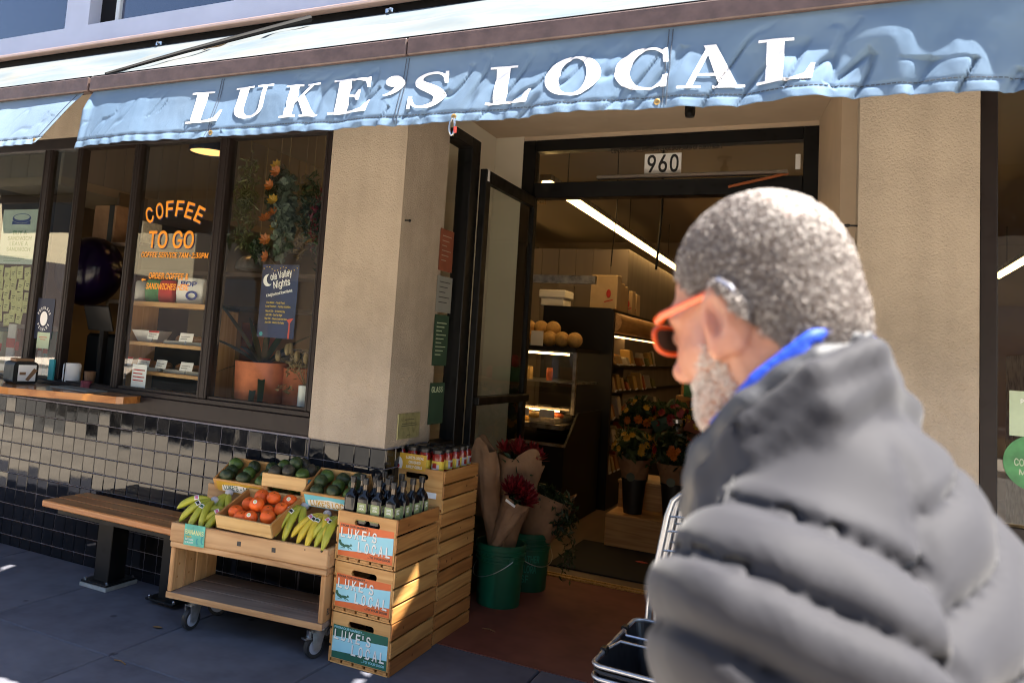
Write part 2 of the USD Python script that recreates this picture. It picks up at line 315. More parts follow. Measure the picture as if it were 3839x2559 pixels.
# ---------------------------------------------------------------- entry recess: walls, soffit, lintels
t = thing('entry_wall', 'beige plaster wall and soffit lining the recessed entry around the shop door', 'wall')
part(t, 'soffit', box(-.35, 2.6, 0.02, 1.90, 3.15, 3.22), 'stucco_inner')
M('pale_wall', [.68, .62, .50], .85, var=.04, vs=2); part(t, 'side_wall', box(-.36, -.26, .87, 1.9, .7, 3.15), 'pale_wall')
part(t, 'side_wall', box(-.36, -.255, .87, 1.9, -.05, .7), 'black_tile')
part(t, 'back_wall', box(-.26, -.035, 1.85, 1.95, .7, 3.15), 'pale_wall')
part(t, 'back_wall', [box(-.035, 1.975, 1.86, 1.95, 3.118, 3.15)], 'stucco_inner')
part(t, 'back_wall', extrude(sg.Polygon([(1.972, 1.95), (1.972, 1.87), (2.10, 1.05), (2.19, 1.05), (2.5, 1.05), (2.5, 1.95)]), 3.2).apply_translation([0, 0, -.05]), 'stucco_inner')
part(t, 'lintel', box(-.485, 2.59, 0.0, .25, 2.95, 3.38), 'stucco')
part(t, 'hook', tube([(2.09, 1.2 + .012 * math.cos(a), 2.93 + .02 * math.sin(a)) for a in np.linspace(0, 6.2, 14)], .0035, 6), 'chrome')
solo('ceiling_spotlight', [T(lathe([(.055, 0), (.055, .022), (.03, .028)], 20), (1.30, 1.05, 3.12)), cyl((1.30, 1.05, 3.06), (1.30, 1.05, 3.125), .014, 10), T(lathe([(.026, 0), (.03, .02), (.03, .075), (.022, .085)], 16), (1.30, 1.05, 2.985))], 'black_metal', 'small black spotlight hanging from the entry soffit above the house number', 'spotlight')
# ---------------------------------------------------------------- coffee windows
t = thing('shop_window', 'dark bronze framed coffee window wall with one sliding pane open, left of the beige pillar', 'window')
fr = lambda *a: box(*a, .004)
part(t, 'sill_flange', fr(-7, -.487, -.014, .10, .99, 1.092), 'bronze')
part(t, 'sill', fr(-7, -.50, -.004, .085, 1.092, 1.122), 'bronze')
part(t, 'head', fr(-7, -.487, -.004, .085, 2.72, 2.80), 'bronze')
for x0, x1, d in ((-2.955, -2.875, .0), (-2.63, -2.575, .012), (-2.068, -2.012, .0), (-1.335, -1.262, -.004), (-.545, -.487, .0), (-4.35, -4.28, 0)):
    part(t, 'mullion', fr(x0, x1, d, .08, 1.122, 2.72), 'bronze'); part(t, 'glazing_bead', box(x0 + .012, x0 + .019, d - .004, d + .01, 1.122, 2.72, .002), 'bronze')
    part(t, 'glazing_bead', box(x1 - .019, x1 - .012, d - .004, d + .01, 1.122, 2.72, .002), 'bronze')
pp = {}
for k, (x0, x1) in enumerate(((-4.28, -2.955), (-2.875, -2.63), (-2.012, -1.335), (-1.262, -.545))):
    pp[k] = part(t, 'pane', box(x0, x1, .028, .034, 1.122, 2.72), 'mirror_glass' if k < 2 else 'glass')
    if k: part(t, 'pane_rail', [box(x0, x1, .012, .05, 1.122, 1.140, .002)], 'bronze')
part(t, 'slide_track', box(-2.575, -2.068, .004, .06, 1.122, 1.130, .002), 'bronze')
M('orange_vinyl', [.85, .31, .012], .5, var=.05); M('navy_vinyl', [.02, .02, .09], .5)
Yv = .024
def vinyl(s, h, x, z, w=None, bold=True, slant=0, shadow=True, yy=Yv, mt='orange_vinyl', parent=None):
    for dx, dz, dy, mm in (((.0045, -.005, .0012, 'navy_vinyl'), (0, 0, 0, mt)) if shadow else ((0, 0, 0, mt),)):
        m = text(s, h, w, .0006, bold, slant=slant)
        part(parent or pp[2], 'lettering', frame3(m, (x + dx, yy + dy, z + dz), (1, 0, 0), (0, 0, 1)), mm)
def arc(s, h, cx, z0, width, rise):
    n = len(s); 
    for dx, dz, dy, mm in ((.0055, -.006, .0012, 'navy_vinyl'), (0, 0, 0, 'orange_vinyl')):
        parts = []
        for i, ch in enumerate(s):
            u = (i + .5) / n * 2 - 1; m = text(ch, h, width / n * .80, .0006, True, center=True)
            a = -u * math.atan(2.2 * rise / width * 2); m = T(m, (0, 0, 0), rz=math.degrees(a)); m = T(m, (cx + u * width / 2 * .98, rise * (1 - u * u), 0))
            parts.append(frame3(m, (dx, Yv + dy, z0 + dz), (1, 0, 0), (0, 0, 1)))
        part(pp[2], 'lettering', trimesh.util.concatenate(parts), mm)
arc('COFFEE', .098, -1.685, 2.185, .475, .055)
vinyl('TO', .105, -1.885, 2.035, .165); vinyl('GO', .105, -1.675, 2.035, .178)
vinyl('COFFEE SERVICE 7AM-2:30PM', .033, -1.935, 1.972, .565, slant=.1, shadow=False)
vinyl('ORDER COFFEE &', .037, -1.85, 1.835, .335, slant=.1, shadow=False); vinyl('SANDWICHES HERE', .037, -1.865, 1.768, .36, slant=.1, shadow=False)
part(pp[2], 'arrow_mark', frame3(extrude(sg.Polygon([(-.028, 0), (-.008, .013), (-.010, .004), (.012, .004), (.012, -.004), (-.010, -.004), (-.008, -.013)]), .0006), (-1.885, Yv, 1.825), (1, 0, 0), (0, 0, 1)), 'orange_vinyl')
# ---------------------------------------------------------------- right window
t = thing('shop_window', 'dark framed shop window at the right edge with green decals on its glass', 'window')
part(t, 'mullion', fr(2.588, 2.648, -.01, .09, .1, 2.95), 'bronze'); part(t, 'sill', fr(2.648, 6, -.01, .09, .9, 1.02), 'bronze'); part(t, 'head', fr(2.588, 6, -.01, .09, 2.95, 3.03), 'bronze')
pr = part(t, 'pane', box(2.648, 6, .03, .036, 1.02, 2.95), 'glass')
part(t, 'apron', box(2.588, 6, 0, .12, -.05, .9), 'black_tile')
M('green_decal', [.06, .22, .075], .5, var=.3, vs=12); M('pale_green', [.42, .50, .33], .6, var=.1, vs=8)
dc = part(pr, 'round_decal', frame3(extrude(sg.Point(0, 0).buffer(.105, 24), .001), (2.775, .026, 1.258), (1, 0, 0), (0, 0, 1)), 'green_decal')
part(pr, 'lettering', [frame3(text('FOOD', .018, .07, .0006, True, True), (2.775, .0245, 1.295), (1, 0, 0), (0, 0, 1)), frame3(text('COMMUNITY', .026, .14, .0006, True, True), (2.775, .0245, 1.245), (1, 0, 0), (0, 0, 1)), frame3(text('MARKET', .02, .11, .0006, True, True), (2.775, .0245, 1.212), (1, 0, 0), (0, 0, 1))], 'pale_green')
cd = part(pr, 'notice', frame3(extrude(sg.box(0, 0, .26, .17), .001), (2.69, .026, 1.355), (1, 0, 0), (0, 0, 1)), 'pale_green')
part(cd, 'lettering', [frame3(text('PLEASE COVER', .017, .13, .0006, True), (2.725, .0245, 1.478), (1, 0, 0), (0, 0, 1)), frame3(text('PETS', .017, .05, .0006, True), (2.775, .0245, 1.452), (1, 0, 0), (0, 0, 1))], 'white_print')
# ---------------------------------------------------------------- door frame, transom, leaf, sidelight
t = thing('door_frame', 'wide black metal door frame with glazed transom set back in the entry', 'door frame')
part(t, 'jamb', fr(-.035, .066, 1.85, 1.95, 0, 3.115), 'black_metal'); part(t, 'jamb', fr(1.885, 1.975, 1.85, 1.95, 0, 3.115), 'black_metal')
part(t, 'head', fr(.066, 1.885, 1.85, 1.95, 3.03, 3.115), 'black_metal'); part(t, 'transom_bar', fr(.066, 1.885, 1.845, 1.95, 2.675, 2.79), 'black_metal')
tp = part(t, 'transom_pane', box(.066, 1.885, 1.885, 1.891, 2.79, 3.03), 'glass')
part(t, 'closer', [box(.55, 1.80, 1.80, 1.845, 2.795, 2.822, .004)], 'chrome')
M('orange_arm', [.35, .10, .03], .45)
part(t, 'closer_arm', [tube([(1.80, 1.82, 2.80), (1.45, 1.72, 2.70)], .010, 8)], 'orange_arm')
part(t, 'switch_plate', box(1.84, 1.87, 1.838, 1.85, 2.83, 2.93, .002), 'white_paint')
part(t, 'threshold', [box(.0, 1.9, 1.83, 1.86, 0, .014, .004), box(.0, 1.9, 1.875, 1.90, 0, .018, .004)], 'brass')
plq = part(t, 'number_plate', box(.868, 1.119, 1.878, 1.883, 2.838, 2.982), 'white_print')
for k, ch in enumerate('960'):
    part(plq, 'digit', frame3(text(ch, .118, .060, .001, True), (.888 + k * .077, 1.8765, 2.851), (1, 0, 0), (0, 0, 1)), 'black_print')
part(tp, 'lettering', frame3(text('THESE DOORS TO REMAIN UNLOCKED WHEN BUILDING IS OCCUPIED', .030, .76, .0006, True), (1.385, 1.8830, 3.002), (-1, 0, 0), (0, 0, 1)), 'black_print')
t = thing('door_leaf', 'tall black framed glass door leaf standing open against the entry side wall', 'door')
lx0, lx1 = .055, .10
part(t, 'stile', fr(lx0, lx1, .865, .945, .02, 2.675), 'black_metal'); part(t, 'stile', fr(lx0, lx1, 1.79, 1.85, .02, 2.675), 'black_metal')
part(t, 'top_rail', fr(lx0, lx1, .945, 1.79, 2.595, 2.675), 'black_metal'); part(t, 'bottom_rail', fr(lx0, lx1, .945, 1.79, .02, .26), 'black_metal')
part(t, 'push_bar', fr(lx0 - .01, lx1 + .03, .90, 1.83, 1.185, 1.235), 'black_metal')
part(t, 'pane', box(.075, .081, .945, 1.79, .26, 2.595), 'door_glass')
part(t, 'strike_plate', [box(.100, .103, .885, .915, 2.60, 2.675, .001)], 'white_paint'); part(t, 'pivot', [box(.06, .16, 1.84, 1.87, 2.63, 2.66, .003)], 'brass')
t = thing('sidelight_window', 'narrow black framed side window with taped notices behind the left pillar', 'window')
part(t, 'post', fr(-.05, .05, .735, .868, 0, 2.85), 'black_metal'); part(t, 'head', fr(-.05, .05, .503, .735, 2.78, 2.85), 'black_metal'); part(t, 'sill', fr(-.05, .05, .503, .735, .0, .98), 'black_metal')
part(t, 'pane', box(-.003, .003, .503, .735, .98, 2.78), 'glass')
M('orange_paper', [.19, .05, .022], .7, var=.1, vs=15); M('green_paper', [.016, .05, .027], .7, var=.08); M('grey_paper', [.20, .205, .185], .7, var=.05)
def sheet(name, y0, y1, z0, z1, mt, label, lines, lm, cat='notice', words=()):
    q = thing(name, label, cat)
    part(q, 'paper', box(.0035, .005, y0, y1, z0, z1), mt)
    for k in range(lines):
        z = z1 - (z1 - z0) * (.16 + .7 * k / max(1, lines)); part(q, 'print_line', box(.0052, .0056, y0 + .03, y1 - .03 - .03 * (k % 3), z - .003, z + .002), lm)
    for s, z, h, w in words:
        part(q, 'lettering', frame3(text(s, h, w, .0005, True), (.0056, y0 + .02, z), (0, 1, 0), (0, 0, 1)), lm)
sheet('notice_paper', .46, .645, 1.98, 2.23, 'orange_paper', 'orange paper notice taped highest in the narrow side window', 6, 'stucco')
sheet('notice_paper', .46, .665, 1.735, 1.95, 'grey_paper', 'pale grey paper notice taped under the orange one in the side window', 5, 'black_print')
sheet('notice_paper', .46, .655, 1.42, 1.72, 'green_paper', 'green text notice taped midway up the narrow side window', 9, 'pale_green')
sheet('notice_paper', .46, .655, 1.08, 1.32, 'green_paper', 'dark green notice with white capitals taped lowest in the side window', 0, 'pale_green', words=(('GLASS', 1.265, .032, .15),))
# ---------------------------------------------------------------- upper facade
t = thing('upper_facade', 'lavender grey painted upper storey wall with recessed windows above the awning', 'building')
holes = [(-4.2, -2.9), (-2.66, -1.34), (-1.08, .3), (.6, 2.0), (2.3, 3.6), (-5.8, -4.46)]
edges = sorted([x for h in holes for x in h]); segs = [(-8, edges[0])] + [(edges[i], edges[i + 1]) for i in range(1, len(edges) - 1, 2)] + [(edges[-1], 6.2)]
part(t, 'wall', [box(-8, 6.2, 0, .3, 3.462, 3.613)] + [box(a, b, 0, .3, 3.613, 5.2) for a, b in segs] + [box(-8, 6.2, 0, .3, 5.2, 6.4)], 'upper_paint')
for a, b in holes:
    part(t, 'window_frame', [box(a, b, .10, .16, 3.613, 3.64), box(a, a + .15, .10, .16, 3.64, 5.2), box(b - .03, b, .10, .16, 3.64, 5.2)], 'dark_housing')
    part(t, 'window_stop', box(a + .15, a + .19, .095, .16, 3.64, 5.2, .004), 'blind'); part(t, 'pane', box(a + .19, b - .03, .12, .13, 3.64, 5.2), 'upper_glass')
part(t, 'trim', box(-8, 6.2, -.045, .02, 3.440, 3.462, .006), 'pink_trim')
part(t, 'fascia', box(-8, 6.2, .02, .06, 3.36, 3.44), 'dark_housing')
part(t, 'lower_wall', box(-8, -4.352, 0, .2, .986, 2.795), 'stucco'); part(t, 'spandrel', [box(-8, -.485, .0, .2, 2.80, 3.36), box(2.59, 6.2, .0, .2, 3.03, 3.36)], 'stucco')
for x in (-1.95, -.2, 1.2, 3): part(t, 'bracket', [box(x, x + .05, -.03, .03, 3.37, 3.40, .004), cyl((x + .02, -.02, 3.38), (x + .06, -.07, 3.375), .008, 6)], 'chrome')
# ---------------------------------------------------------------- awnings
M('awning_top', [.135, .140, .134], .85, var=.07, vs=2.2, col2=[.092, .122, .145], spec=.2)
def cloth(name, col, col2):
    LOOK[name] = usdkit.material(stage, '/World/Looks/' + name, {'tc': ('texture_coordinate', {}), 'n': ('noise_texture', {'scale': 2.5, 'detail': 8}), 'r': ('rgb_ramp', {'ramp': [(.3, col2), (.7, col)]}), 'w': ('noise_texture', {'scale': 900, 'detail': 2}), 'b': ('bump', {'strength': .5, 'distance': .002}),
        'p': ('principled_bsdf', {'roughness': .85, 'specular_ior_level': .15}), 't': ('translucent_bsdf', {}), 'm': ('mix_closure', {'fac': .12})}, [('tc.object', 'n.vector'), ('tc.object', 'w.vector'), ('n.fac', 'r.fac'), ('r.color', 'p.base_color'), ('r.color', 't.color'), ('w.fac', 'b.height'), ('b.normal', 'p.normal'), ('p.BSDF', 'm.closure1'), ('t.BSDF', 'm.closure2')], surface='m.closure')
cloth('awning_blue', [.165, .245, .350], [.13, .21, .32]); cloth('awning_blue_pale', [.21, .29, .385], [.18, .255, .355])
M('bar_brown', [.085, .055, .048], .45, var=.2, vs=18, rvar=.1)
M('letter_white', [.86, .86, .88], .7, var=.02)
M('thread', [.04, .05, .07], .9)
ZB = 2.607
def tilt(x):
    return np.interp(x, [-4.2, -1.30, -1.12, -1.05, -.98, -.7, -.2, 1.2, 1.7, 2.4, 3.2], [.40, .40, .46, .08, .25, .31, .275, .25, .225, .19, .19])
def vy(x, s, seed=0):
    """outward position (Y) of the valance cloth at x, s metres under the bar"""
    x, s = np.broadcast_arrays(np.asarray(x, float), np.asarray(s, float))
    q = np.stack([x, s * .9, np.zeros_like(x) + 3.7], -1)
    am = np.interp(x, [-4, -1.1, -.9, 0, 1, 1.6, 2.2, 3], [.2, .22, .28, .62, .82, .85, 1.3, 1.4]); k = np.clip((s - .015) / .10, 0, 1)
    big = (meshkit.noise(q * [5.5, 4.0, 1], 3) - .5) * .074 + (meshkit.noise((q + .31 * q[..., ::-1] * [1, 0, 0]) * [13, 6, 1], 8) - .5) * .030
    rid = np.abs(meshkit.noise((q + q[..., [1, 0, 2]] * [.6, 0, 0]) * [20, 9, 1], 5) - .5); rid = -np.exp(-(rid / .07) ** 2) * .013 * (meshkit.noise(q * [3, 3, 1], 9) > .45)
    small = (meshkit.noise(q * [46, 30, 1], 4) - .5) * .0032
    hem = np.clip((s - .245) / .04, 0, 1) * (.0045 * np.sin(x * 2 * np.pi / .085 + 2 * np.sin(x * 9))) + .004 * np.exp(-((s - .256) / .006) ** 2)
    gap = .035 * np.exp(-((x + 1.03) / .03) ** 2) * (x > -1.1) * np.clip(s / .1, 0, 1)
    return -1.221 - tilt(x) * s - k * am * (big + rid + small) + hem - gap
def vz(x, s): return ZB - s * (1 - tilt(x) ** 2 * .5)
def valance(x0, x1, xb0, xb1):
    nx, ns = int((x1 - x0) / .006), 52; u = np.linspace(0, 1, nx); s = np.linspace(0, .292, ns)
    U, Sg = np.meshgrid(u, s, indexing='ij'); xt = x0 + (x1 - x0) * U; xb = xb0 + (xb1 - xb0) * U; X = xt + (xb - xt) * Sg / .292
    sc = 1 + .012 * (meshkit.noise(np.stack([X * 9, 0 * X, 0 * X], -1), 2) - .5) * 2
    return shell(np.stack([X, vy(X, Sg), vz(X, Sg * sc)], -1), (0, .0016, 0))
def drape(m, off=.0035, x0=0):
    """lays a flat mesh (x, s-up measured from the bar as -y) on the valance"""
    m = m.copy(); V = m.vertices; s = -V[:, 1]; m.vertices = np.c_[V[:, 0], vy(V[:, 0], s) - off - V[:, 2], vz(V[:, 0], s)]; return m
def fabric(x0, x1, y0=-1.2, y1=-.015, z0=2.684, z1=3.375, seed=0, slit=0):
    nx, ny = max(8, int((x1 - x0) / .03)), 46; u = np.linspace(0, 1, nx); v = np.linspace(0, 1, ny); U, Vv = np.meshgrid(u, v, indexing='ij')
    X = x0 + (x1 - slit * ((Vv > (.36 if x1 > 0 else .74)) & (Vv < (.965 if x1 > 0 else .86))) * (abs(Vv - .72) > .02) - x0) * U; Y = y0 + (y1 - y0) * Vv; q = np.stack([X * 1.6, Y * 5, 0 * X + seed], -1)
    Z = z0 + (z1 - z0) * Vv + np.sin(np.pi * Vv) * ((meshkit.fbm(q, 3, 7) - .5) * .10 - .012) + .012 * np.sin(X * 3 + Vv * 5) * np.sin(np.pi * Vv)
    return shell(np.stack([X, Y, Z], -1), (0, 0, -.002))
def stitch(x0, x1, s, step=.013, parent=None):
    ms = []
    for x in np.arange(x0, x1, step):
        P = [(xx, float(vy(xx, s)) - .0022, float(vz(xx, s))) for xx in (x, x + step * .72)]
        ms.append(cyl(P[0], P[1], .0013, 4, caps=False))
    part(parent, 'stitching', ms, 'thread')
def eyelet(parent, x, s):
    p = np.array([x, float(vy(x, s)) - .003, float(vz(x, s))]); th = np.linspace(0, 2 * np.pi, 13)[:-1]
    part(parent, 'eyelet', [tube([p + [.008 * math.cos(a), 0, .008 * math.sin(a)] for a in th], .0025, 6, closed=True), T(lathe([(.006, -.001), (.006, .001)], 10), p, rx=90)], 'brass')
A1 = thing('awning', 'long blue shop awning with white lettering on its valance above the doorway', 'awning')
part(A1, 'canopy', fabric(-1.025, 1.560, slit=.045), 'awning_top', True); part(A1, 'canopy', [fabric(1.562, 9, seed=2)], 'awning_top', True)
part(A1, 'front_bar', [box(-1.04, .646, -1.241, -1.19, ZB, ZB + .066, .004)], 'bar_brown'); part(A1, 'front_bar', [box(.650, 9, -1.241, -1.19, ZB, ZB + .066, .004)], 'bar_brown')
part(A1, 'bar_trim', box(-1.04, 9, -1.226, -1.192, ZB + .066, ZB + .078, .004), 'dark_housing')
v1 = part(A1, 'valance', valance(-1.03, 4.2, -1.052, 4.2), 'awning_blue', True)
stitch(-1.03, 3.0, .254, parent=v1); 
for x in (.645, -.245, 1.60): part(v1, 'seam', [tube([(x, float(vy(x, s)) - .003, float(vz(x, s))) for s in np.linspace(.01, .285, 24)], .0014, 4), tube([(x + .012, float(vy(x + .012, s)) - .003, float(vz(x + .012, s))) for s in np.linspace(.01, .285, 24)], .0014, 4)], 'thread')
for x in (.885, 1.585, -.215): eyelet(v1, x, .273)
M('red_metal', [.35, .04, .03], .4)
pc = np.array([.885, float(vy(.885, .285)) - .006, float(vz(.885, .285))])
part(A1, 'carabiner', [tube([pc + [.010 * math.cos(a), 0, -.028 + .03 * math.sin(a)] for a in np.linspace(0, 2 * np.pi, 16)[:-1]], .004, 8, closed=True)], 'chrome'); part(A1, 'carabiner_sleeve', cyl(pc + [.011, 0, -.05], pc + [.011, 0, -.028], .006, 8), 'red_metal')
part(A1, 'brace_rod', [tube([(-1.0, -1.19, 2.70), (-.86, -.84, 2.925), (-.66, -.10, 3.37)], [.008, .011, .02], 8)], 'dark_housing')
# serif letters (unit cap height)
def poly(*p): return sg.Polygon(p)
def ell(cx, cy, rx, ry): return sa.scale(sg.Point(cx, cy).buffer(1, 24), rx, ry, origin=(cx, cy))
B = sg.box
def stroke(pts, ws):
    from scipy.interpolate import CubicSpline
    P = np.array(pts); t_ = np.linspace(0, 1, len(P)); f = CubicSpline(t_, P); w = CubicSpline(t_, ws); tt = np.linspace(0, 1, 70)
    return so.unary_union([sg.LineString([f(a), f(b)]).buffer(max(.02, float(w(a))) / 2) for a, b in zip(tt[:-1], tt[1:])])
LT = {}
LT['L'] = so.unary_union([B(.12, 0, .37, 1), B(0, .945, .50, 1), B(0, 0, .74, .06), poly((.50, 0), (.76, 0), (.80, .36), (.745, .36), (.66, .13), (.50, .055))])
LT['U'] = so.unary_union([B(.10, .32, .34, 1), B(0, .945, .46, 1), B(.70, .32, .79, 1), B(.56, .945, .93, 1), ell(.445, .33, .345, .35).intersection(B(0, -.1, 1, .33))]).difference(so.unary_union([ell(.52, .33, .18, .275).intersection(B(0, 0, 1, .331))]))
LT['K'] = so.unary_union([B(.12, 0, .37, 1), B(0, .945, .48, 1), B(0, 0, .48, .055), poly((.36, .40), (.36, .50), (.72, .95), (.81, .95)), poly((.43, .56), (.58, .68), (1.0, .03), (.72, .03)), B(.60, .945, .98, 1), B(.60, 0, 1.08, .055)])
LT['E'] = so.unary_union([B(.12, 0, .37, 1), B(0, .945, .76, 1), B(0, 0, .80, .06), poly((.52, 1), (.77, 1), (.79, .70), (.735, .70), (.68, .88), (.52, .945)), poly((.52, 0), (.80, 0), (.84, .33), (.785, .33), (.69, .12), (.52, .055)), B(.36, .475, .56, .53), poly((.54, .36), (.60, .36), (.60, .65), (.54, .65), (.49, .53), (.49, .475))])
LT["'"] = so.unary_union([ell(.17, .83, .15, .155), stroke([(.25, .86), (.28, .70), (.18, .52), (.03, .44)], [.12, .13, .09, .03])])
LT['S'] = so.unary_union([stroke([(.63, .74), (.55, .92), (.36, .965), (.18, .89), (.16, .74), (.30, .60), (.48, .46), (.58, .30), (.50, .12), (.32, .035), (.16, .08), (.07, .26)], [.05, .055, .06, .10, .17, .21, .22, .19, .12, .06, .055, .05]), poly((.61, .99), (.665, .99), (.69, .66), (.63, .66)), poly((.02, .01), (.075, .01), (.075, .36), (.01, .36))])
LT['O'] = ell(.45, .5, .45, .52).difference(ell(.45, .5, .225, .465))
LT['C'] = so.unary_union([ell(.45, .5, .45, .52).difference(ell(.49, .5, .265, .465)).difference(B(.62, .30, 1, .70)).difference(B(.74, -1, 2, 2)), poly((.67, .98), (.74, .98), (.77, .63), (.70, .63)), poly((.70, .34), (.77, .34), (.77, .03), (.69, .03))])
LT['A'] = so.unary_union([poly((.12, .03), (.22, .03), (.50, .98), (.42, .98)), poly((.36, 1.0), (.56, 1.0), (.93, .03), (.65, .03), (.43, .82)), B(.24, .28, .72, .335), B(-.02, 0, .36, .055), B(.54, 0, 1.04, .055)])
for ch, xa, xb, s0 in (('L', -.385, -.195, .218), ('U', -.150, .05, .214), ('K', .118, .292, .228), ('E', .338, .522, .224), ("'", .575, .655, .228), ('S', .683, .838, .230), ('L', .995, 1.155, .235), ('O', 1.205, 1.395, .228), ('C', 1.440, 1.608, .225), ('A', 1.640, 1.835, .232), ('L', 1.868, 2.025, .232)):
    b = LT[ch].bounds; sc = (xb - xa) / (b[2] - b[0]); h = .150
    g = sa.scale(sa.translate(LT[ch], -b[0], 0), sc, h, origin=(0, 0)); m = extrude(g, .0012)
    v, f = trimesh.remesh.subdivide_to_size(m.vertices, m.faces, .010); m = trimesh.Trimesh(v, f, process=False)
    m.vertices[:, 0] += xa; m.vertices[:, 1] -= s0; part(v1, 'letter', drape(m), 'letter_white')
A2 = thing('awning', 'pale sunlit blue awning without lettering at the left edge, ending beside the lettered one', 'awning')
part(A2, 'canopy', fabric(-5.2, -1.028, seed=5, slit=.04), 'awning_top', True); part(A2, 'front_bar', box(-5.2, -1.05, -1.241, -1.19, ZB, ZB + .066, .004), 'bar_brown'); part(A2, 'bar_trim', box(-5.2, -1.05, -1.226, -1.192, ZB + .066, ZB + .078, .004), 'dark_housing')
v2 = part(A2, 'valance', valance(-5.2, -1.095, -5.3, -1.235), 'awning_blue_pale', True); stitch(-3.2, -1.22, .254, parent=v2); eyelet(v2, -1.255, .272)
part(v2, 'seam', tube([(-1.125 - .13 * s / .29, float(vy(-1.125 - .13 * s / .29, s)) - .003, float(vz(-1.125, s))) for s in np.linspace(.01, .26, 20)], .0014, 4), 'thread')
# ---------------------------------------------------------------- shop interior
M('interior_wall', [.22, .165, .11], .8, var=.05, vs=3); M('board_taupe', [.17, .14, .115], .65, var=.1, vs=4, stretch=(1, 1, .1)); M('ceiling_paint', [.30, .235, .16], .85)
M('shop_boards', [.13, .085, .055], .55, var=.3, vs=4, stretch=(1, .15, 1)); M('mat_black', [.012, .012, .012], .95, bump=.5, bs=300, bd=.004)
M('case_black', [.006, .006, .007], .5, spec=.35); M('steel', [.45, .45, .44], .3, metal=.9, rvar=.08); M('kraft', [.25, .135, .066], .75, var=.15, vs=7, bump=.6, bs=24, bd=.012)
M('paper_bag', [.50, .36, .20], .75, var=.06, vs=9); M('red_print', [.50, .03, .02], .6)
glow('tube_glow', [1.0, .60, .21], 3.0); glow('lamp_glow', [1.0, .50, .16], .45)
wood('pine_x', [.66, .40, .17], [.46, .23, .075], 0); wood('pine_y', [.66, .40, .17], [.46, .23, .075], 1); wood('pine_z', [.66, .40, .17], [.46, .23, .075], 2)
struct('shop_floor', [box(-5, 5, 1.90, 9.6, -.05, .004), box(-5, -.36, .12, 1.90, -.05, .004), box(2.5, 5, .12, 1.9, -.05, .004)], 'shop_boards')
struct('shop_ceiling', [box(-5.2, 5.2, .2, 9.8, 3.45, 3.5)], 'ceiling_paint')
t = thing('interior_wall', 'plain painted walls enclosing the back and sides of the shop', 'wall')
part(t, 'wall', box(-5.2, 5.2, 9.6, 9.8, 0, 3.5), 'interior_wall'); part(t, 'wall', box(-5.2, -5.0, .12, 9.6, 0, 3.5), 'interior_wall'); part(t, 'wall', box(5.0, 5.2, .12, 9.6, 0, 3.5), 'interior_wall')
part(t, 'wall', [box(-.46, -.36, .51, 1.95, .0, 3.45), box(2.5, 2.6, .51, 1.95, 0, 3.45)], 'interior_wall'); part(t, 'wall', [box(-.36, 2.5, 1.955, 2.03, 3.12, 3.45)], 'interior_wall'); part(t, 'wall', [box(-5.2, -.46, .121, .16, .0, .98), box(2.6, 5.2, .121, .16, .0, .9)], 'interior_wall')
part(t, 'wall', [box(1.98, 2.5, 1.955, 2.0, 0, 3.12), box(-.36, -.04, 1.955, 2.0, 0, 3.12)], 'interior_wall')
def boards(name, x0, x1, y0, y1, z0, z1, w, label, cat, mt='board_taupe'):
    """a box clad in vertical boards with open joints"""
    t = thing(name, label, cat)
    part(t, 'core', box(x0 + .012, x1 - .012, y0 + .012, y1 - .012, z0, z1), 'case_black')
    n = max(1, round((x1 - x0) / w))
    for i in range(n): part(t, 'board', box(x0 + (x1 - x0) * i / n + .002, x0 + (x1 - x0) * (i + 1) / n - .002, y0, y0 + .014, z0, z1, .003), mt)
    n = max(1, round((y1 - y0) / w))
    for i in range(n): part(t, 'board', box(x1 - .014, x1, y0 + (y1 - y0) * i / n + .002, y0 + (y1 - y0) * (i + 1) / n - .002, z0, z1, .003), mt)
    return t
bk = boards('bulkhead', -4.0, -3.2, .35, 6.5, 2.62, 3.45, .20, 'taupe boarded bulkhead high above the coffee counter inside', 'bulkhead')
part(bk, 'light_edge', box(-4.0, -3.19, .34, 6.5, 2.55, 2.618), 'interior_wall')
wb = boards('cold_room', -2.6, -.07, 5.6, 9.4, 0, 2.80, .22, 'grey boarded cold room standing behind the black chiller', 'cold room', 'board_taupe')
part(wb, 'wall_bell', T(lathe([(.06, 0), (.06, .03), (.02, .05)], 14), (-.42, 5.6, 2.42), rx=90), 'white_paint'); part(wb, 'light_switch', box(-.07, -.058, 6.0, 6.05, 2.2, 2.32), 'white_paint')
# lamps
def strip(x, y0, y1, z, label):
    t = thing('strip_light', label, 'strip light')
    part(t, 'housing', box(x - .05, x + .05, y0, y1, z + .035, z + .085), 'steel')
    L = 1.22; y = y0
    while y < y1 - .3:
        part(t, 'tube', box(x - .035, x + .035, y + .01, min(y + L, y1) - .01, z, z + .034, .01), 'tube_glow'); y += L
    for y in np.arange(y0 + .6, y1, 2.4): part(t, 'wire', cyl((x, y, z + .08), (x, y, 3.45), .004, 5), 'black_metal')
strip(-.02, 2.35, 9.0, 2.885, 'glowing strip light running back over the left of the shop')
strip(3.92, 2.6, 9.0, 2.885, 'glowing strip light seen through the right edge window')
strip(-2.2, 3.6, 9.0, 3.1, 'glowing strip light above the cold room and coffee bar')
t = thing('pendant_lamp', 'navy drum pendant lamp lit warm inside, over the coffee counter', 'pendant lamp', (-2.16, .8, 2.86))
M('navy_shade', [.015, .02, .045], .6)
